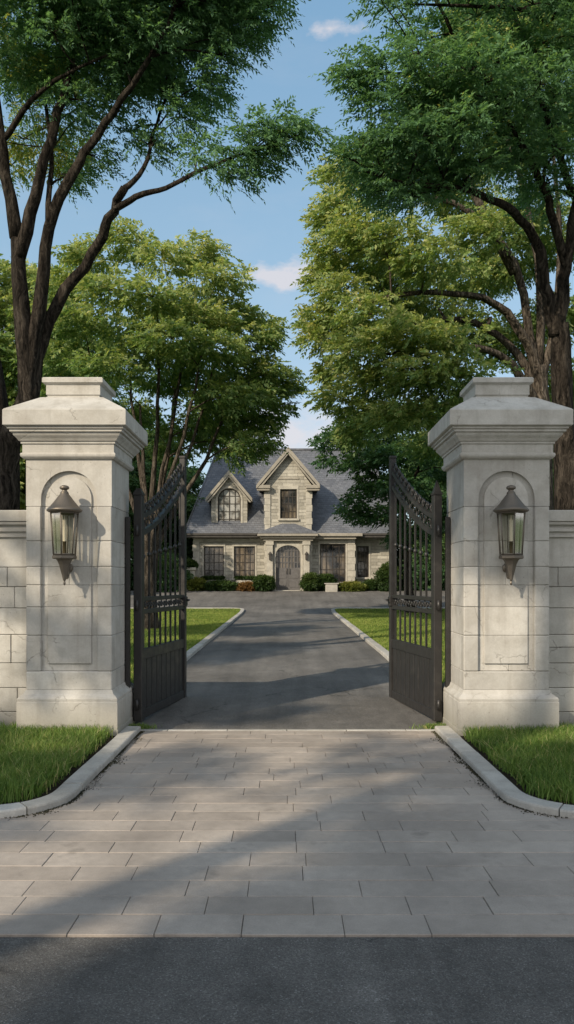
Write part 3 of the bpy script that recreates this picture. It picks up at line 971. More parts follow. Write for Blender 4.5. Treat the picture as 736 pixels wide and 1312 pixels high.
for a, b in ((ex0 - .02, -1.75), (1.75, ex1 + .02)):
    m = MB()
    m.box(a, b, ey0 - .13, ey0 - .005, ez - .14, ez - .005, .02)
    m.box(a, b, ey0 - .09, .0, ez - .26, ez - .165, .01)
    m.build('gutter', M['gutter'], rf)
m = MB(); m.box(1.36, 4.35, -.75, ey0 - .14, ez - .2, ez - .02, .02); m.box(1.38, 3.98, ey0 - .14, -.26, ez - .35, ez - .21, .01)
m.build('wing_cornice', M['fascia'], H)
def roof_y(z): return ey0 + (z - ez) / (rz - ez) * (ry - ey0)
def gable_roof(name, cx, hw, ze, zp, y0, th, ov=.0):
    """two slopes running back from y0 into the main roof"""
    m = MB(); yp = roof_y(zp) + .1; ye = roof_y(ze) + .1
    dx, dz = hw, zp - ze; L = math.hypot(dx, dz); nx, nz = dz / L * th, dx / L * th
    for s in (-1, 1):
        a = [(cx, y0, zp), (cx + s * hw, y0, ze), (cx + s * hw, ye, ze), (cx, yp, zp)]
        b = [(x, y, z + th * 1.2) for x, y, z in a]
        m.add(a + b, [(0, 1, 2, 3), (4, 5, 6, 7), (0, 1, 5, 4), (1, 2, 6, 5), (2, 3, 7, 6), (3, 0, 4, 7)])
    r_ = m.build(name, M['slate'], H)
    m = MB(); w = .19
    for s in (-1, 1):
        p0 = (cx, zp + th * 1.2 + .02); p1 = (cx + s * (hw + .03), ze + th * 1.2 - .01); p2 = (cx + s * (hw + .03), ze - .13); p3 = (cx, zp - w * .72)
        m.prism([p0, p1, p2, p3], 'y', y0 - .07, y0 - .003)
        q1 = (cx + s * hw * .98, ze - .14); q0 = (cx, zp - w * .75); q3 = (cx, zp - w * .75 - .14); q2 = (cx + s * (hw * .98 - .12), ze - .14)
        m.prism([q0, q1, q2, q3], 'y', y0 - .02, y0 + .12)
    m.build('bargeboard', M['fascia'], r_)
    return r_
gable_roof('gable_roof', .03, 1.78, 6.0, 8.12, -1.02, .10)
m = MB()
for s in (-1, 1):   # eave returns of the gable
    a, b = sorted((.03 + s * 1.03, .03 + s * 1.85)); m.box(a, b, -1.06, -.705, 5.86, 6.06, .02); m.box(a + .04, b - .04, -1.0, -.705, 5.74, 5.855, .015)
m.box(-.55, .65, -.735, -.703, 6.42, 6.52, .01)
m.build('gable_return', M['fascia'], H)
m = MB(); r_ = .14
m.lathe([(.0, 0), (.2, 0), (.2, .05), (0, .05)], 16); m.v = [(.03 + a, -.70 - c_, 6.98 + b) for a, b, c_ in m.v]
# dormer
m2 = MB(); D = [(-4.14, -2.78, 3.72, 6.02)]
cxd = (-4.14 - 2.78) / 2; rad = .68; zcd = 6.02 - rad
wall_open(m2, -4.52, -2.40, 3.35, zcd, .15, .3, [(-4.14, -2.78, 3.72, zcd)])
top = [(-4.52, zcd), (-4.14, zcd)] + arc_pts(cxd, zcd, rad, 16)[::-1][1:-1] + [(-2.78, zcd), (-2.40, zcd), (-2.40, 5.42), (cxd, 6.78), (-4.52, 5.42)]
m2.prism(top, 'y', .15, .45)
m2.box(-4.52, -4.22, .452, 2.4, 3.35, 5.4); m2.box(-2.70, -2.40, .452, 2.4, 3.35, 5.4)
m2.build('dormer_wall', M['coursed'], H)
window(*D[0], .15, 4, 5, arch=1)
gable_roof('dormer_roof', cxd, 1.34, 5.30, 6.92, -.12, .09)
m = MB(); m.box(-4.7, -2.22, .0, .148, 3.40, 3.56, .015); m.build('dormer_sill', M['trim'], H)
# porch canopy over the door
m = MB(); v = [(-1.72, -1.28, 3.32), (1.72, -1.28, 3.32), (1.72, -.705, 3.32), (-1.72, -.705, 3.32), (-.35, -.705, 3.86), (.41, -.705, 3.86)]
v += [(x, y, 3.24) for x, y, z in v[:4]]
m.add(v, [(0, 1, 5, 4), (1, 2, 5), (3, 0, 4), (2, 3, 4, 5), (0, 6, 7, 1), (1, 7, 8, 2), (3, 9, 6, 0), (6, 9, 8, 7)])
pr = m.build('porch_roof', M['slate'], H)
m = MB(); m.box(-1.74, 1.74, -1.30, -.75, 3.10, 3.238, .02); m.box(-1.60, 1.60, -1.16, -.76, 2.98, 3.098, .02); m.box(-1.42, 1.46, -1.02, -.76, 2.84, 2.978, .015)
m.build('porch_cornice', M['fascia'], H)
m = MB()
for a, b in ((-1.22, -.86), (.90, 1.26)):
    m.box(a - .04, b + .04, -1.0, -.76, 0, .3, .012); m.box(a, b, -.96, -.76, .302, 2.6, .012); m.box(a - .05, b + .05, -1.0, -.76, 2.602, 2.83, .012)
# arched head of the doorway
za = 2.05; hwid = .72
arc = [(.02 + hwid * math.cos(math.pi * k / 16), za + .55 * math.sin(math.pi * k / 16)) for k in range(17)]
m.prism([(.02 - .84, za)] + [(.02 - hwid, za)] + arc[::-1][1:-1] + [(.02 + hwid, za), (.02 + .84, za), (.02 + .84, 2.83), (.02 - .84, 2.83)], 'y', -.80, -.55)
m.box(-.84, -.702, -.80, -.55, 0, za - .002); m.box(.742, .88, -.80, -.55, 0, za - .002)
m.build('door_surround', M['trim'], H)
m = MB()
for s in (0, 1):
    a, b = (-.70, .018) if s == 0 else (.022, .74)
    m.box(a, b, -.56, -.50, 0, 1.30, .008)
    m.box(a + .10, b - .10, -.575, -.56, .16, .55, .01); m.box(a + .10, b - .10, -.575, -.56, .68, 1.16, .01)
    for k in range(5):
        x = a + (b - a) * k / 4
        m.box(max(a, x - .025), min(b, x + .025), -.56, -.51, 1.302, 2.62)
    for z in (1.62, 1.95, 2.28): m.box(a, b, -.553, -.512, z - .02, z + .02)
    m.box(a, b, -.57, -.50, 2.62, 2.7)
dr = m.build('door', M['door'], H)
m = MB(); m.add([(-.70, -.49, 1.3), (.74, -.49, 1.3), (.74, -.49, 2.74), (-.70, -.49, 2.74)], [(0, 1, 2, 3)]); m.build('pane', M['glass'], dr)
m = MB()
for x in (-.06, .10): m.tube([(x, -.57, .95), (x, -.63, .95), (x, -.63, 1.25), (x, -.57, 1.25)], .018, 6)
m.build('handle', M['gutter'], dr)
for z0, z1, y0, xx in ((-.3, -.005, -1.75, 1.35), (-.3, .0, -1.4, 1.0)):
    m = MB(); m.box(-xx + .02, xx + .02, y0, -.72 if xx < 1.1 else -1.402, z0, z1 - (.13 if xx > 1.1 else 0), .012); m.build('door_step', M['white'], H)
# coach lamps beside the door
for x in (-1.02, 1.08):
    m = MB(); m.box(x - .07, x + .07, -1.10, -.965, 1.75, 2.05, .01); m.lathe([(.12, 2.05), (.1, 2.1), (.02, 2.2), (0, 2.25)], 6, (x, -1.03, 0), False)
    m.build('coach_lamp', M['gutter'], H)

# ------------------------------------------------------------------ foliage
def leaf_mesh(P, D, L, n_leaf, leaf, aspect, droop, g, padtint, up_bias=1.0, flat=.6):
    """sprays at P pointing along D: leaflets in two ranks. returns verts, quads, tint"""
    S = len(P)
    D = D / np.linalg.norm(D, axis=1, keepdims=True)
    up = np.tile([0, 0, up_bias], (S, 1)) + g.normal(0, flat, (S, 3))
    side = np.cross(D, up); side /= np.linalg.norm(side, axis=1, keepdims=True) + 1e-9
    nrm = np.cross(side, D)
    Ls = L * g.uniform(.6, 1.25, S)
    Vs = []; tints = []
    for k in range(n_leaf):
        t = (k + .6) / n_leaf
        sg = (1 if k % 2 else -1) if k < n_leaf - 1 else 0
        base = P + D * (Ls * t)[:, None]; base[:, 2] -= droop * Ls * t * t
        ld = D * (.75 if sg else 1.0) + side * (sg * .85) + g.normal(0, .22, (S, 3))
        ld[:, 2] -= droop * .9 * t + .1
        ld /= np.linalg.norm(ld, axis=1, keepdims=True)
        ll = leaf * (1.1 - .75 * abs(t - .5)) * g.uniform(.75, 1.25, S)
        wv = np.cross(ld, nrm + g.normal(0, .6, (S, 3))); wv /= np.linalg.norm(wv, axis=1, keepdims=True) + 1e-9
        wv *= (ll * aspect * .5)[:, None]
        m_ = base + ld * (ll * .42)[:, None]
        lift = nrm * (ll * .06)[:, None]
        tip = base + ld * ll[:, None]; tip[:, 2] -= ll * .12
        Vs.append(np.stack([base, m_ + wv + lift, tip, m_ - wv + lift], 1))
        tints.append(np.clip(padtint + g.normal(0, .16, S), 0, 1))
    V = np.concatenate(Vs, 0); T = np.concatenate(tints, 0)
    n = len(V); Q = np.arange(n * 4).reshape(n, 4)
    return V.reshape(-1, 3), Q, T

class Tree:
    def __init__(self, name, label, base, seed, bark, leaf, group=None):
        self.root = thing(name, label, 'tree', base, 0, group)
        self.base = Vector(base); self.mb = MB(); self.nodes = []; self.rn = random.Random(seed)
        self.g = np.random.default_rng(seed); self.bark = bark; self.leaf = leaf
        self.cr = []
    def limb(self, pts, r0, r1, n=10, wob=.04, flare=0.0, sub=4, node=True):
        """world points -> a smooth tapering limb"""
        P = [Vector(p) - self.base for p in pts]; rn = self.rn
        out = []
        for i in range(len(P) - 1):
            p0 = P[max(i - 1, 0)]; p1 = P[i]; p2 = P[i + 1]; p3 = P[min(i + 2, len(P) - 1)]
            for k in range(sub):
                t = k / sub
                out.append(.5 * ((2 * p1) + (p2 - p0) * t + (2 * p0 - 5 * p1 + 4 * p2 - p3) * t * t + (3 * p1 - p0 - 3 * p2 + p3) * t ** 3))
        out.append(P[-1])
        N = len(out) - 1; rad = []
        for i, p in enumerate(out):
            t = i / N; r = r0 + (r1 - r0) * t ** .85
            if flare: r *= 1 + flare * max(0, 1 - p.z / 1.2) ** 2
            rad.append(r)
            if 0 < i < N: out[i] = p + Vector((rn.gauss(0, wob), rn.gauss(0, wob), rn.gauss(0, wob * .4))) * min(.4, r * 3 + .15)
        self.mb.tube(out, rad, n + (6 if r0 > .1 else 0), ridge=.11 if r0 > .05 else .05, ph=rn.random() * 6)
        if node:
            for i, p in enumerate(out):
                if p.z > .8: self.nodes.append((p, rad[i]))
    def reach(self, c, rpad, rise=.35, rmax=.12):
        """branch from the nearest suitable limb into a pad"""
        rn = self.rn
        best = None
        for p, r in self.nodes:
            d = (c - p).length; dz = c.z - p.z
            cost = d + max(0, .35 * d - dz) * 1.3 + (0 if r > .02 else 1.0)
            if best is None or cost < best[0]: best = (cost, p, r)
        _, p, r = best
        d = (c - p).length
        r0 = min(rmax, r * .62, .018 + .022 * d)
        mid = p.lerp(c, .5) + Vector((rn.gauss(0, .06) * d, rn.gauss(0, .06) * d, rise * .22 * d))
        self.limb([p + self.base, mid + self.base, c + self.base], r0, max(.008, r0 * .35), 7, .03, 0, 4)
    def pad(self, c, r, dens, L, n_leaf, leaf, aspect=.42, droop=.35, tint=.4, twigs=5, rise=.35, out=.8, branch=True, rmax=.12):
        c = Vector(c) - self.base; g = self.g; rn = self.rn
        r = np.array(r, dtype=float)
        if branch: self.reach(c, r, rise, rmax)
        ends = []
        for k in range(twigs):
            u = g.normal(0, 1, 3); u /= np.linalg.norm(u); u[2] = abs(u[2]) * .5 - .15
            e = c + Vector(u * r * .85); ends.append(e)
            self.limb([c + self.base, c.lerp(e, .5) + Vector((0, 0, .08 * r[0])) + self.base, e + self.base], .012, .004, 5, .015, 0, 2, False)
        S = max(20, int(dens * (r[0] * r[1] + r[0] * r[2] + r[1] * r[2]) * 1.0))
        u = g.normal(0, 1, (S, 3)); u /= np.linalg.norm(u, axis=1, keepdims=True)
        rad = g.random((S, 1)) ** .42
        # a lumpy, layered outline
        ph = g.uniform(0, 6.28, 6)
        lump = 1 + .22 * np.sin(u[:, :1] * 5 + ph[0]) * np.sin(u[:, 1:2] * 5 + ph[1]) + .14 * np.sin(u[:, 2:3] * 9 + ph[2])
        P = np.array(c) + u * r * rad * lump
        D = u * out * .75 + g.normal(0, .30, (S, 3)) + np.array([0, 0, .02]); D[:, 2] *= .5
        ax = P - np.array([0, 0, P[:, 2].mean()]); ax[:, 2] = 0; ax /= np.linalg.norm(ax, axis=1, keepdims=True) + 1e-6
        D += ax * .25
        fl = np.array([c.x, c.y, 0.0]); fl /= np.linalg.norm(fl) + 1e-6; D += fl * .4
        tt = tint + .22 * u[:, 2] * rad[:, 0] + g.normal(0, .06, S)  # tint rises toward each pad's top: shading painted into the leaf colour
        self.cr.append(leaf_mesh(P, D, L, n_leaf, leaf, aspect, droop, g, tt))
    def region(self, c, R3, step, pr, flat=.5, **kw):
        """fill an ellipsoid of the crown with pads kept step apart"""
        c = Vector(c); g = self.g; pts = []
        tries = 0
        while tries < 500:
            tries += 1
            u = g.normal(0, 1, 3); u /= np.linalg.norm(u)
            q = u * g.random() ** .4 * np.array(R3)
            if all(np.linalg.norm((q - w) * np.array([1, 1, 1.5])) > step for w in pts): pts.append(q)
            if len(pts) > 40: break
        pts.sort(key=lambda q: (q[2]))
        tb = kw.pop('tint', .4)
        for q in pts:
            k = pr * g.uniform(.75, 1.25)
            self.pad(c + Vector(q), (k, k, k * flat), tint=tb + g.normal(0, .09), **kw)
        return len(pts)
    def done(self, crown='crown'):
        o = self.mb.build('trunk', self.bark, self.root, recalc=False)
        V = []; Q = []; T = []; off = 0
        for v, q, t in self.cr:
            V.append(v); Q.append(q + off); T.append(t); off += len(v)
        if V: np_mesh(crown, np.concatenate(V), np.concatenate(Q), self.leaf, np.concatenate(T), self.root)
        return self.root

NEAR = dict(dens=250, L=.36, n_leaf=13, leaf=.088, aspect=.36, droop=.30)
MID = dict(dens=125, L=.42, n_leaf=10, leaf=.15, aspect=.48, droop=.22)
FAR = dict(dens=60, L=.55, n_leaf=8, leaf=.25, aspect=.55, droop=.2)

# near tree on the left, several stems
T = Tree('shade_tree', 'large dark leafed tree with several leaning stems behind the left pillar', (-4.75, 13.2, .1), 101, M['bark'], M['leaf_dark'], 'trees near the gate')
A = lambda *q: [at(*p) for p in q]
T.limb([(-4.85, 13.2, 0), at(8, 620, 13.2), at(14, 560, 13.1), at(36, 505, 13.0), at(29, 409, 12.9), at(22, 305, 12.9)], .235, .11, 14, .02, .5)
T.limb(A((12, 590, 13.2), (-4, 500, 13.3), (-20, 400, 13.4), (-60, 250, 13.6), (-90, 60, 13.8)), .20, .05, 10)
T.limb(A((22, 305, 12.9), (3, 193, 12.8), (-10, 80, 12.7), (-30, -60, 12.5)), .115, .03, 9)
T.limb(A((24, 330, 12.9), (44, 251, 12.8), (70, 160, 12.7), (88, 99, 12.6), (120, 10, 12.3), (150, -120, 12)), .115, .025, 9)
T.limb(A((34, 500, 13.0), (50, 400, 12.9), (61, 292, 12.8), (93, 222, 12.6), (126, 172, 12.4), (170, 110, 12.0), (215, 30, 11.6), (240, -60, 11.4)), .13, .02, 11)
T.limb(A((38, 520, 13.0), (52, 440, 13.1), (76, 386, 13.1), (118, 327, 12.9), (140, 280, 12.7), (160, 241, 12.5)), .12, .065, 11)
T.limb(A((160, 241, 12.5), (185, 215, 12.6), (200, 160, 12.9), (225, 100, 13.2)), .05, .015, 8)
T.limb(A((146, 268, 12.6), (175, 252, 12.5), (215, 240, 12.3), (265, 215, 12.0), (320, 195, 11.8), (365, 185, 11.7)), .06, .012, 8)
T.limb(A((52, 430, 13.1), (60, 290, 13.3), (66, 190, 13.5), (52, 90, 13.7)), .08, .02, 8)
T.limb(A((3, 180, 12.8), (40, 130, 12.5), (85, 95, 12.2), (140, 70, 12)), .055, .015, 8)
k = dict(NEAR)
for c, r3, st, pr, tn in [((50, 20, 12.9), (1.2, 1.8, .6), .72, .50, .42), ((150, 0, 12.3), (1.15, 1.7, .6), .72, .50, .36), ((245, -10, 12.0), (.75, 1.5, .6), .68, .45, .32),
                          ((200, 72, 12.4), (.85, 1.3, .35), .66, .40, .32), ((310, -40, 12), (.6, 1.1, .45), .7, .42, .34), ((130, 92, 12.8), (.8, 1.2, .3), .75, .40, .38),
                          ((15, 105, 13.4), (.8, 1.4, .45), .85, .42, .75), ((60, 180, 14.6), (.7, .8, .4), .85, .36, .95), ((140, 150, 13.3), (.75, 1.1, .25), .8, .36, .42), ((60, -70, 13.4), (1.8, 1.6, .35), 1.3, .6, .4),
                          ((270, -100, 12.4), (1.1, 1.4, .4), 1.2, .6, .36), ((-120, 40, 14.2), (1.2, 1.6, .6), 1.2, .7, .5), ((25, 195, 14.2), (.6, .8, .25), .8, .32, .95)]:  # high tint on the rear pads: yellow backlight painted into the leaves
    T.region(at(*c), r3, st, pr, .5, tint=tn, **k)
for (px, py, d, r) in [(300, 196, 11.9, .34), (322, 172, 11.8, .34), (338, 200, 11.9, .32), (352, 168, 11.7, .32), (372, 176, 11.6, .28), (388, 162, 11.5, .18), (272, 215, 12.1, .28), (300, 222, 12.0, .26), (248, 192, 12.3, .26), (190, 185, 12.8, .3), (120, 200, 13.2, .3), (230, 150, 12.4, .3),
                       (282, 70, 12.0, .3), (300, 45, 12.0, .32), (322, 25, 11.9, .3), (262, 105, 12.1, .3), (345, 8, 11.9, .26), (90, 225, 13.4, .24)]:
    T.pad(at(px, py, d), (r, r * 1.2, r * .55), tint=.34, **k)
T.done()

# vase shaped tree between the left pillar and the house
def stems(T, base, d, tops, r0, split, sway=.3):
    for (px, py, dd) in tops:
        e = at(px, py, d + dd); b = Vector(base)
        m1 = b.lerp(e, .35) + Vector((-(e.x - b.x) * .27, 0, 0)); m2 = b.lerp(e, .7) + Vector((-(e.x - b.x) * .05, 0, .1))
        T.limb([b + Vector((T.rn.gauss(0, .12), T.rn.gauss(0, .12), .0)), m1, m2, e], r0 * T.rn.uniform(.75, 1.1), .03, 9, .06, .3)
T = Tree('vase_tree', 'vase shaped tree with fanned pale stems and layered sunlit crown left of the house', (-4.15, 23.5, .15), 202, M['bark2'], M['leaf_gold'])
stems(T, (-4.15, 23.5, .1), 23.5, [(165, 470, .4), (205, 440, -.8), (240, 420, .6), (275, 470, -.5), (300, 500, .2), (120, 480, .3), (225, 500, 1.4), (260, 450, -1.6), (180, 520, -1.2)], .12, 3)
k = dict(MID)
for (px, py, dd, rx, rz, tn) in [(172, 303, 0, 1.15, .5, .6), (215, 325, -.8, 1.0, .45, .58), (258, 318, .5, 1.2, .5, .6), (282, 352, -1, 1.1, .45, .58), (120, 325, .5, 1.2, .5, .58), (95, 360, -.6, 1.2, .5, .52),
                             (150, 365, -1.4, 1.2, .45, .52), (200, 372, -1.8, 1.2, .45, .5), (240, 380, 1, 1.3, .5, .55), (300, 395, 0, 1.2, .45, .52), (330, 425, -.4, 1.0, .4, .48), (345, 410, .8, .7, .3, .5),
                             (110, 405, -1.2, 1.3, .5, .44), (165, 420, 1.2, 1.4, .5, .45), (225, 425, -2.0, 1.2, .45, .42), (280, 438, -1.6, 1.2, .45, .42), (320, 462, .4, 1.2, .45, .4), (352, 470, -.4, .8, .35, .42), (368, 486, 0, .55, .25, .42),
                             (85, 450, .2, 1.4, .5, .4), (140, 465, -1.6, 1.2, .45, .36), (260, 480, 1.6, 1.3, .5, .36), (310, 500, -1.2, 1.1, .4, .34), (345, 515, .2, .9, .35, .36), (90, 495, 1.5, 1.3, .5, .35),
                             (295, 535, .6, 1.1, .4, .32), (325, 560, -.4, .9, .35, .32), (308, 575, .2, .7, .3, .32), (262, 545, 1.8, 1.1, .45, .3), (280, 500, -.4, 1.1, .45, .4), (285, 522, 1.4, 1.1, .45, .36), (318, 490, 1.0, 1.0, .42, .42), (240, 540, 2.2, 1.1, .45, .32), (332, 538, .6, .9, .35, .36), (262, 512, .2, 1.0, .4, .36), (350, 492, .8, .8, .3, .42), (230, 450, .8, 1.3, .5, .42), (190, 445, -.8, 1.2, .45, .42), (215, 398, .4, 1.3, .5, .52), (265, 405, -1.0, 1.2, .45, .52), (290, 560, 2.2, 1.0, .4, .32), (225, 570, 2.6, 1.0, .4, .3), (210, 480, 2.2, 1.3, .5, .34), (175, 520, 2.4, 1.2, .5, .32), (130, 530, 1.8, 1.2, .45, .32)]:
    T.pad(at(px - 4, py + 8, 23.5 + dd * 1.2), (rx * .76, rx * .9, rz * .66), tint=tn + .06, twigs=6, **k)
T.done()

# tree at the far left
T = Tree('broad_tree', 'broad sunlit tree at the left edge beyond the near dark stems', (-15.6, 42, .9), 303, M['bark'], M['leaf_gold'])
T.limb([(-15.6, 42, .8), (-15.7, 42, 4.5), (-15.3, 41.8, 8)], .45, .28, 10, .04, .4)
for e in ((-19, 41, 12), (-13, 43, 13), (-15, 39, 14), (-17, 44, 14)): T.limb([(-15.4, 41.9, 6.5), Vector((-15.4, 41.9, 9)).lerp(Vector(e), .4), e], .2, .05, 8)
for c, r3 in (((-15.6, 42, 13.2), (5.0, 4.4, 5.4)), ((-14.8, 41, 6.5), (4.6, 4, 2.6)), ((-19, 42, 9.5), (4, 4, 4.4))):
    T.region(c, r3, 2.3, 1.6, .55, tint=.55, **FAR)
T.done()

# near tree on the right with dark spreading canopy
T = Tree('shade_tree', 'large dark leafed tree spreading over the right pillar from a thick trunk', (4.95, 14.0, .12), 404, M['bark'], M['leaf_dark'], 'trees near the gate')
T.limb([(4.95, 14, 0), at(727, 640, 14), at(724, 560, 14), at(720, 480, 14), at(716, 415, 13.9)], .235, .155, 14, .02, .5)
T.limb(A((713, 430, 13.9), (700, 380, 13.8), (692, 322, 13.6), (667, 281, 13.3), (631, 256, 12.9), (580, 240, 12.5), (520, 235, 12.2), (470, 220, 12.0)), .125, .015, 10)
T.limb(A((712, 430, 13.9), (722, 370, 13.8), (730, 310, 13.6), (745, 200, 13.4), (750, 60, 13)), .135, .04, 10)
T.limb(A((726, 340, 13.7), (705, 270, 13.4), (690, 225, 13.2), (640, 130, 12.6), (590, 60, 12.2), (560, 0, 12)), .09, .02, 9)
T.limb(A((690, 225, 13.2), (640, 140, 12.8), (600, 120, 12.2), (540, 95, 11.8), (470, 95, 11.6)), .05, .012, 8)
T.limb(A((735, 250, 13.5), (700, 150, 13.0), (660, 20, 12.4), (600, -40, 12)), .07, .02, 8)
T.limb(A((745, 90, 13.2), (690, 20, 12.4), (600, 8, 11.8), (520, 5, 11.6)), .05, .012, 8)
k = dict(NEAR)
for c, r3, st, pr, tn in [((555, 200, 12.4), (.9, 1.1, .34), .66, .42, .32), ((505, 165, 12.0), (.5, .9, .28), .6, .36, .33), ((610, 150, 12.6), (1.0, 1.4, .42), .75, .46, .33), ((545, 105, 12.0), (.7, 1.0, .28), .65, .38, .34),
                          ((700, 120, 13), (.7, 1.4, .5), .85, .48, .38), ((700, 215, 13.4), (.5, 1.1, .32), .8, .42, .4), ((600, 5, 12), (1.1, 1.4, .28), .75, .42, .35), ((710, 0, 12.6), (.8, 1.4, .35), .8, .46, .36),
                          ((690, -150, 12.6), (2.4, 2.4, .9), 1.4, .8, .38), ((860, 60, 13), (1.5, 2.2, 1.8), 1.4, .8, .4)]:
    T.region(at(*c), r3, st, pr, .5, tint=tn, **k)
for (px, py, d, r) in [(466, 92, 11.7, .30), (450, 98, 11.6, .2), (484, 108, 11.8, .28), (462, 190, 12, .26), (450, 205, 12, .2), (478, 222, 12.1, .28), (500, 245, 12.3, .3), (530, 252, 12.4, .28), (560, 246, 12.5, .28), (590, 225, 12.6, .32), (490, 3, 11.6, .22), (508, 8, 11.7, .22), (476, 138, 11.8, .24), (620, 215, 12.8, .3), (640, 80, 12.4, .32)]:
    T.pad(at(px, py, d), (r, r * 1.2, r * .55), tint=.33, **k)
T.done()

# big sunlit tree on the right
T = Tree('vase_tree', 'tall sunlit golden green tree filling the right side behind the right pillar', (7.3, 22.5, .2), 505, M['bark2'], M['leaf_gold'])
bx = Vector((7.3, 22.5, .15))
T.limb([bx, at(694, 560, 22.5), at(690, 470, 22.5)], .36, .24, 12, .03, .4)
for q in ([(690, 480, 22.5), (651, 400, 22.2), (580, 375, 21.6), (500, 380, 21.2), (440, 400, 21)], [(690, 500, 22.5), (650, 440, 22.6), (590, 410, 22.8), (520, 420, 23), (450, 440, 23)], [(690, 500, 22.5), (660, 340, 22.3), (600, 270, 22), (520, 250, 21.8), (450, 260, 21.8)],
          [(690, 480, 22.5), (690, 330, 22.5), (650, 180, 22.5), (600, 60, 22.5)], [(690, 540, 22.4), (650, 500, 22), (600, 495, 21.5), (540, 480, 21)], [(692, 500, 22.5), (720, 330, 22.6), (700, 120, 22.6)], [(660, 350, 22.3), (580, 200, 22), (520, 190, 22)],
          [(690, 520, 22.5), (640, 455, 21.4), (570, 445, 20.6), (480, 455, 20.2)]):
    T.limb(A(*q), .15, .025, 9, .07)
k = dict(MID)
for (px, py, dd, rx, rz, tn) in [(432, 215, .2, 1.0, .5, .62), (470, 205, 1, 1.1, .55, .62), (520, 200, 1.5, 1.3, .6, .6), (428, 255, -.4, .85, .45, .6), (410, 275, .3, .75, .4, .62), (455, 285, -1, 1.1, .5, .58), (418, 315, 0, .95, .45, .6), (460, 330, 1, 1.2, .55, .56), (500, 300, -1.4, 1.3, .5, .55),
                             (405, 345, .4, .7, .35, .62), (432, 365, -.6, 1.0, .45, .58), (400, 400, 0, .75, .38, .6), (425, 415, .8, 1.0, .45, .57), (395, 425, -.4, .6, .3, .6), (465, 395, -1.2, 1.2, .5, .55), (450, 440, -1.8, 1.1, .45, .55), (425, 470, .3, .85, .4, .52), (415, 500, 0, .7, .32, .5),
                             (500, 350, 1.8, 1.5, .65, .5), (545, 330, -1.6, 1.3, .5, .52), (540, 390, 2, 1.6, .65, .48), (510, 425, -2.0, 1.3, .5, .54), (560, 430, -2.2, 1.2, .45, .55), (480, 480, -1.2, 1.2, .5, .5), (530, 470, -2.4, 1.2, .45, .52), (580, 475, -1.6, 1.3, .5, .48),
                             (595, 350, 2.2, 1.6, .65, .46), (640, 330, 2.6, 1.6, .7, .45), (600, 410, 2.6, 1.5, .6, .42), (650, 430, 2.6, 1.5, .6, .4), (700, 400, 2.6, 1.6, .7, .42), (610, 290, -1.0, 1.3, .5, .52), (660, 270, 1, 1.5, .6, .5), (720, 300, 2, 1.6, .7, .48),
                             (460, 520, 0, 1.0, .45, .44), (500, 525, -1.6, 1.1, .45, .46), (550, 520, -1, 1.2, .5, .42), (450, 550, .8, .8, .35, .4), (600, 530, 1.4, 1.3, .55, .38), (640, 500, 2.4, 1.4, .55, .38), (720, 480, 3, 1.6, .7, .4),
                             (560, 130, 1.5, 1.5, .65, .62), (620, 100, .5, 1.5, .65, .66), (660, 60, -.6, 1.5, .6, .68), (700, 130, .6, 1.5, .65, .6), (600, 40, 1.6, 1.5, .65, .64), (690, 10, .6, 1.6, .7, .66), (620, -20, 1, 1.7, .7, .62), (720, -60, 1, 1.8, .8, .6), (650, 180, 1.6, 1.5, .6, .56), (580, 240, 1.2, 1.5, .6, .56), (550, 560, 2, 1.3, .55, .34), (620, 570, 3, 1.5, .6, .34), (690, 560, 3.5, 1.5, .6, .36)]:
    T.pad(at(px + 12, py + 8, 22.5 + dd * 1.1), (rx * .80, rx * .94, rz * .74), tint=tn + .06, twigs=6, rmax=.07, **k)
T.done()

# lower darker tree in front of the house's right end
T = Tree('small_tree', 'low dark green tree overhanging the right end of the house', (5.3, 33.5, .3), 606, M['bark'], M['leaf_mid'])
T.limb([(5.3, 33.5, .2), at(520, 690, 33.3), at(510, 640, 33)], .2, .12, 10, .04, .4)
for q in ([(512, 650, 33), (480, 610, 32.6), (440, 580, 32.4)], [(512, 650, 33), (500, 600, 33), (470, 540, 33)], [(515, 670, 33.3), (480, 665, 32.6), (445, 655, 32.4)], [(512, 650, 33), (540, 590, 33), (550, 540, 33)]):
    T.limb(A(*q), .09, .025, 8, .06)
for (px, py, dd, rx, rz, tn) in [(410, 565, 0, .75, .35, .3), (435, 555, -1, 1.1, .5, .32), (470, 545, 0, 1.3, .55, .34), (500, 530, 1, 1.5, .6, .36), (410, 590, .4, .5, .25, .28), (445, 590, -.6, 1.1, .5, .27), (480, 585, -1.4, 1.3, .5, .28), (520, 580, -.6, 1.5, .6, .3), (470, 620, 0, 1.1, .5, .26), (500, 625, -1.4, 1.3, .5, .26),
                             (445, 640, -1, .7, .33, .28), (460, 660, -.6, .9, .4, .25), (435, 655, -1.4, .5, .25, .3), (490, 660, -1.4, 1.0, .45, .25), (530, 640, 0, 1.6, .65, .26), (520, 680, -.6, 1.1, .45, .24), (560, 600, 1, 1.8, .7, .3), (560, 660, 1, 1.6, .7, .26), (500, 690, 0, .6, .3, .26), (490, 570, 1.4, 1.5, .6, .3)]:
    T.pad(at(px + 14, py, 33 + dd), (rx * .85, rx, rz * .85), tint=tn, twigs=5, **{**FAR, 'dens': 90, 'leaf': .17, 'L': .45})
T.done()

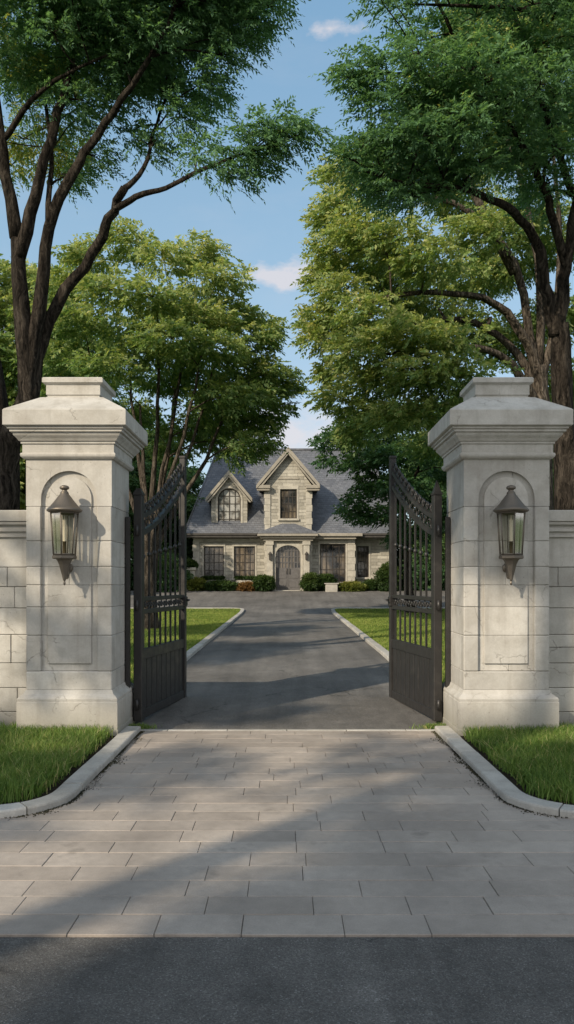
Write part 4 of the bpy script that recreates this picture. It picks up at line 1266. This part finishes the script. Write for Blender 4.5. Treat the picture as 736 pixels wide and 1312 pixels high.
# background trees: one built, the others copies
def generic_tree(name, label, base, seed, bark, leaf, R0, Ht, group=None, spec=FAR, step=2.2, pr=1.5):
    T = Tree(name, label, base, seed, bark, leaf, group)
    b = Vector(base)
    T.limb([b, b + Vector((.1, 0, Ht * .22)), b + Vector((-.1, .1, Ht * .42))], Ht * .026, Ht * .015, 10, .05, .4)
    for k in range(6):
        a = k * 1.05 + T.rn.random(); rr = R0 * T.rn.uniform(.45, .7)
        e = b + Vector((rr * math.cos(a), rr * math.sin(a), Ht * T.rn.uniform(.62, .85)))
        s = b + Vector((0, 0, Ht * T.rn.uniform(.26, .4)))
        T.limb([s, s.lerp(e, .45) + Vector((0, 0, -.05 * Ht)), e], Ht * .012, .04, 8, .08)
    T.region(b + Vector((0, 0, Ht * .66)), (R0, R0, Ht * .33), step, pr, .55, tint=.45, **spec)
    return T
BUSHES = []
bt = generic_tree('background_tree', 'rounded green tree far behind the left end of the house', (-12.5, 58, 1.2), 707, M['bark'], M['leaf_mid'], 4.6, 13, 'trees behind the house').done()
spots = [(-19, 64, 1.1, 1.3, 'leafy tree beyond the far left lawn seen past the stems'), (-26, 52, 1.0, 2.1, 'bushy tree far off at the left edge beyond the wall'), (15.5, 60, 1.15, .7, 'tall green tree rising behind the right end of the house'),
         (11.0, 47, .8, 2.9, 'green tree standing close right of the house'), (21, 50, 1.05, 4.0, 'round tree far off to the right behind the big trunk'), (26, 62, 1.2, 5.2, 'large tree at the far right edge beyond the wall'), (17, 36, .85, 1.9, 'mid distance tree at the right edge behind the thick trunk'), (-8.4, 50, .62, 5.0, 'small tree against the left end of the house'),
         (-33, 66, 1.25, .5, 'outermost tree of the far left skyline'), (34, 74, 1.3, 2.5, 'outermost tree of the far right skyline')]
for x, y, s, rz_, lab in spots:
    c = copy_tree(bt); c.location = (x, y, 1.1 if y > 40 else .3); c.scale = (s, s, s); c.rotation_euler = (0, 0, rz_); c['label'] = lab

for i, (x, y, rx, h, lab) in enumerate([(-9.2, 47.5, 2.2, 3.4, 'big rounded bush beside the left end of the house'), (-13.5, 46.5, 2.6, 3.8, 'big bush at the back of the left lawn'), (-18.5, 47, 3.0, 4.4, 'large bush further left behind the left lawn'), (9.6, 46.5, 2.3, 3.6, 'big rounded bush beside the right end of the house'),
                                        (14, 46, 2.8, 4.2, 'large bush at the back of the right lawn'), (19.5, 45, 3.2, 4.6, 'large bush further right behind the right lawn'), (-6.9, 44.6, 1.0, 1.7, 'small bush in front of the left house corner'), (-7.3, 50, 1.3, 4.2, 'tall dark bush behind the left house corner'), (7.7, 48.5, 1.5, 4.0, 'tall dark bush behind the right house corner'), (-24.5, 46, 3.2, 5, 'leftmost large bush beyond the left lawn'), (25.5, 44, 3.2, 5, 'rightmost large bush beyond the right lawn')]):
    BUSHES.append((x, y, rx, h, lab, i))

# trees across the street, behind the camera: they throw the long broken shade over the entrance
SUN = Vector((-.60, -.66, .50)).normalized()
E1 = Vector((.74, -.673, 0)); HD = Vector((-.673, -.74, 0))
def street_tree(seed, crowns, D, dens=26):
    """crowns: (along, up, radius along, radius up) as the low sun projects them on the entrance"""
    c0 = crowns[0]; b = E1 * c0[0] + HD * D
    T = Tree('street_tree', 'large tree standing across the street opposite the entrance', (b.x, b.y, 0), seed, M['bark'], M['leaf_mid'], 'trees across the street')
    for i, (aa, bb, ra, rb) in enumerate(crowns):
        z = (bb * 1.08 + SUN.z * D) / math.sqrt(1 - SUN.z ** 2); c = E1 * aa + HD * D + Vector((0, 0, z))
        if i == 0: T.limb([b, b + Vector((.15, .1, z * .4)), b + Vector((-.1, .1, z * .8)), c], .14 + z * .012, .08, 10, .05, .4)
        T.region(c, (ra, ra, rb), .85, .72, .6, dens=dens, L=.7, n_leaf=7, leaf=.30, aspect=.6, droop=.2, twigs=3)
    return T.done()
street_tree(811, [(-.6, 1.0, 2.0, 1.2), (-.9, 2.3, 2.0, 1.0), (-4.0, 3.0, .35, .12)], 15, 24)
street_tree(812, [(-7.6, .25, 2.1, .9), (-6.2, 1.85, .55, .35), (-9.6, 2.6, .6, .3), (-7.2, 3.2, .35, .12)], 16, 34)
street_tree(813, [(-3.5, 6.3, 1.0, .6), (-2.6, 7.6, 1.2, .6), (-4.0, 5.6, .4, .15), (-6.4, 6.9, .7, .3)], 14, 30)
street_tree(814, [(-13.0, 5.2, 1.3, .9), (-16.5, 7.6, 1.6, .8)], 15, 18)

# ------------------------------------------------------------------ shrubs and planters by the house
def shrub(name, label, x, y, rx, ry, h, leafm, seed, n=1500, leaf=.11, tint=.45):
    z0 = gz(y); t = thing(name, label, 'shrub', (x, y, z0), 0, None)
    g = np.random.default_rng(seed); rn = random.Random(seed)
    m = MB()
    for k in range(6):
        a = rn.uniform(0, 6.28); q = rn.uniform(.3, .7)
        m.tube([(rn.gauss(0, .05), rn.gauss(0, .05), -.05), (rx * q * .5 * math.cos(a), ry * q * .5 * math.sin(a), h * .4), (rx * q * math.cos(a), ry * q * math.sin(a), h * .75)], [.025, .018, .008], 5)
    m.build('stem', M['bark'], t)
    u = g.normal(0, 1, (n, 3)); u /= np.linalg.norm(u, axis=1, keepdims=True)
    lump = 1 + .16 * np.sin(u[:, :1] * 6 + seed) * np.sin(u[:, 1:2] * 6 + 1) + .12 * np.sin(u[:, 2:3] * 7 + seed)
    P = u * g.random((n, 1)) ** .3 * lump * np.array([rx, ry, h * .5]) + np.array([0, 0, h * .5])
    P[:, 2] = np.maximum(P[:, 2], .04)
    D = u + g.normal(0, .5, (n, 3)) + [0, 0, .3]
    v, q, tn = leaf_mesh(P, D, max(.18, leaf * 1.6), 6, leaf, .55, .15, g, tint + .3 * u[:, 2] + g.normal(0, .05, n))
    np_mesh('foliage', v, q, leafm, tn, t)
    return t
hx = lambda cx: (220 + cx / 2.453 - 369) / 1000
for name, lab, c0, c1, y, ct, lf, tn, n in [
    ('hedge', 'long low clipped dark hedge under the left windows', 100, 208, 44.9, 457, 'hedge', .45, 2600),
    ('flowering_shrub', 'loose yellow green shrub at the left end of the hedge', 42, 104, 44.8, 446, 'lime', .5, 1300),
    ('flowering_shrub', 'rusty orange low shrub right of the hedge', 212, 270, 44.7, 461, 'rust', .5, 1100),
    ('round_shrub', 'round dark green shrub left of the front door', 262, 320, 44.5, 437, 'hedge', .45, 1700),
    ('leafy_shrub', 'tall leafy dark shrub right of the front door', 412, 462, 44.5, 432, 'hedge', .6, 1500),
    ('leafy_shrub', 'dark green shrub under the large right window', 455, 512, 44.9, 436, 'hedge', .35, 1500),
    ('flowering_shrub', 'low lime yellow shrub right of the white stone block', 522, 608, 44.6, 461, 'lime', .5, 1600),
    ('leafy_shrub', 'dark shrub beneath the narrow right window', 604, 652, 44.9, 455, 'hedge', .4, 1100),
    ('leafy_shrub', 'tall dark shrub at the right end of the house front', 648, 715, 44.6, 402, 'hedge', .5, 2200)]:
    x0, x1 = hx(c0) * y, hx(c1) * y
    ztop = CAM_H + (HOR - (560 + ct / 2.453)) * y / 1000 - gz(y)
    shrub(name, lab, (x0 + x1) / 2, y, (x1 - x0) / 2, min((x1 - x0) / 2, .6), ztop, M[lf], c0, n, .10, tn)
for x, y, rx, h, lab, i in BUSHES:
    shrub('garden_bush', lab, x, y, rx, rx * .8, h, M['leaf_mid'], 900 + i, 3200, .2, .4)
m = MB(); m.box(hx(484) * 44.2, hx(522) * 44.2, 44.0, 44.4, gz(44.2) - .05, gz(44.2) + .42, .03)
m.box(hx(480) * 44.2, hx(526) * 44.2, 43.97, 44.43, gz(44.2) + .42, gz(44.2) + .48, .015)
tag(m.build('stone_block', M['white']), 'low white stone block on the forecourt right of the door', 'stone block')
# planter on a pedestal at the left corner
t = thing('planter', 'stone planter with clipped green top at the left corner of the house', 'planter', (hx(56) * 45, 45, gz(45)))
m = MB(); m.squarelathe([(.42, -.05), (.42, .2), (.36, .24), (.34, 1.1), (.42, 1.16), (.42, 1.3), (.36, 1.31)]); m.build('pedestal', M['trim'], t)
g = np.random.default_rng(77); u = g.normal(0, 1, (700, 3)); u /= np.linalg.norm(u, axis=1, keepdims=True)
P = u * [.38, .38, .22] + [0, 0, 1.45]
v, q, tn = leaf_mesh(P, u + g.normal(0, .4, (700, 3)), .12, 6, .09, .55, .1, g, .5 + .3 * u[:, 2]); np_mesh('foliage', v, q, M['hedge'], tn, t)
for i, (c0, c1, lab) in enumerate(((95, 166, 'green planted window box under the leftmost ground floor window'), (203, 266, 'green planted window box under the second window left of the door'))):
    x0, x1 = hx(c0) * 45.8, hx(c1) * 45.8
    t = thing('window_box', lab, 'window box', ((x0 + x1) / 2, 45.78, HZ + .42)); w = (x1 - x0) / 2
    m = MB(); m.box(-w, w, -.14, .12, 0, .16, .012); m.build('box', M['trim'], t)
    g = np.random.default_rng(80 + i); n = 600; P = np.stack([g.uniform(-w, w, n), g.normal(0, .07, n), .2 + .1 * g.random(n)], 1)
    v, q, tn = leaf_mesh(P, g.normal(0, .5, (n, 3)) + [0, -.3, .7], .14, 6, .09, .5, .25, g, .45 + g.normal(0, .1, n)); np_mesh('foliage', v, q, M['hedge'], tn, t)

# ------------------------------------------------------------------ sun, sky, camera
elev = math.asin(SUN.z); azim = math.atan2(SUN.x, SUN.y)     # from +Y towards +X
ld = bpy.data.lights.new('sun', 'SUN'); ld.energy = 5.0; ld.angle = R(.6); ld.color = (1.0, .865, .67)
lo = bpy.data.objects.new('sun', ld); COL.objects.link(lo)
lo.rotation_euler = (-SUN).to_track_quat('-Z', 'Y').to_euler(); lo.location = SUN * 60

w = bpy.data.worlds.new('World'); scene.world = w; w.use_nodes = True
w.node_tree.nodes.clear(); t = NT(w.node_tree)
sky = t.n('ShaderNodeTexSky', sky_type='NISHITA')
sky.sun_disc = False; sky.sun_elevation = elev; sky.sun_rotation = azim
sky.air_density = 1.0; sky.dust_density = .6; sky.ozone_density = 1.4; sky.altitude = 50
dirv = t.n('ShaderNodeTexCoord').outputs['Generated']
def cloud(c, sc, thr, scale):
    c = Vector(c).normalized()
    d = t.n('ShaderNodeVectorMath', operation='SUBTRACT', ins={0: dirv, 1: c}).outputs[0]
    wv = t.n('ShaderNodeVectorMath', operation='SUBTRACT', ins={0: t.noise(dirv, 14, 4, .6, 1), 1: (.5, .5, .5)}).outputs[0]
    d = t.n('ShaderNodeVectorMath', operation='ADD', ins={0: d, 1: scaled(t, wv, (.035, .0, .02))}).outputs[0]
    d = scaled(t, d, (1 / sc[0], 1 / sc[0], 1 / sc[1]))
    l = t.n('ShaderNodeVectorMath', operation='LENGTH', ins={0: d}).outputs[1]
    body = t.math('SUBTRACT', 1.0, l)
    n = t.noise(scaled(t, dirv, (1, 1, 2.2)), scale, 7, .6)
    f = t.math('ADD', t.math('MULTIPLY', body, .55), t.math('SUBTRACT', n, .5))
    return t.ramp(f, [(thr, 0), (thr + .30, 1)])
dpx = lambda px, py: ((px - 369) / 1000, 1, (HOR - py) / 1000)
cl = None
for c in (cloud(dpx(357, 352), (.065, .026), .15, 26), cloud(dpx(425, 38), (.06, .012), .24, 22), cloud(dpx(372, 555), (.14, .055), .12, 16), cloud((-.5, 1, .35), (.2, .05), .14, 14), cloud((.9, .6, .4), (.3, .07), .14, 12)):
    cl = c if cl is None else t.math('MAXIMUM', cl, c)
# thin high haze veil
hz = t.ramp(t.noise(scaled(t, dirv, (1, 1, 3)), 5, 6, .6), [(.5, 0), (.85, .12)])
cl = t.math('MAXIMUM', t.math('MULTIPLY', cl, .72), hz)
zz = t.n('ShaderNodeSeparateXYZ', ins={0: dirv}).outputs[2]
grad = t.n('ShaderNodeValToRGB', ins={0: zz}); e_ = grad.color_ramp.elements
e_[0].position = .02; e_[0].color = (2.95, 3.35, 3.75, 1); e_[1].position = .62; e_[1].color = (1.15, 2.2, 3.25, 1)
m_ = grad.color_ramp.elements.new(.30); m_.color = (1.95, 2.9, 3.6, 1)
colr = t.mix(cl, t.mix(.72, sky.outputs[0], grad.outputs[0]), (4.1, 3.8, 3.85))
# bright cloud added to the unseen sky behind the camera, as fill light
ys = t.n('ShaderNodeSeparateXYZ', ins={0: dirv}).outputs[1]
fill_cloud = t.math('ADD', t.math('MULTIPLY', ys, -1.0), t.math('MULTIPLY', t.noise(scaled(t, dirv, (1, 1, 2)), 3, 6, .6), .5))
fill_cloud = t.math('MULTIPLY', t.ramp(fill_cloud, [(.22, 0), (.62, 1)]), .55)
colr = t.mix(fill_cloud, colr, (6.8, 6.35, 6.0))
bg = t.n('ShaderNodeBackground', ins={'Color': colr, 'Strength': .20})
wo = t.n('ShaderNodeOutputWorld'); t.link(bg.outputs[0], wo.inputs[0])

cd = bpy.data.cameras.new('camera'); co = bpy.data.objects.new('camera', cd); COL.objects.link(co)
co.location = (0, 0, CAM_H); co.rotation_euler = (R(90), 0, 0)
cd.sensor_fit = 'VERTICAL'; cd.sensor_height = 36; cd.lens = 36 * FPX / 1312
cd.shift_y = (HOR - 656) / 1312; cd.shift_x = -1.0 / 1312
cd.clip_end = 4000; cd.clip_start = .05
scene.camera = co
scene.view_settings.view_transform = 'Standard'; scene.view_settings.look = 'None'
scene.view_settings.exposure = 0; scene.view_settings.gamma = 1
scene.cycles.max_bounces = 8; scene.cycles.transparent_max_bounces = 12
scene.cycles.use_denoising = True
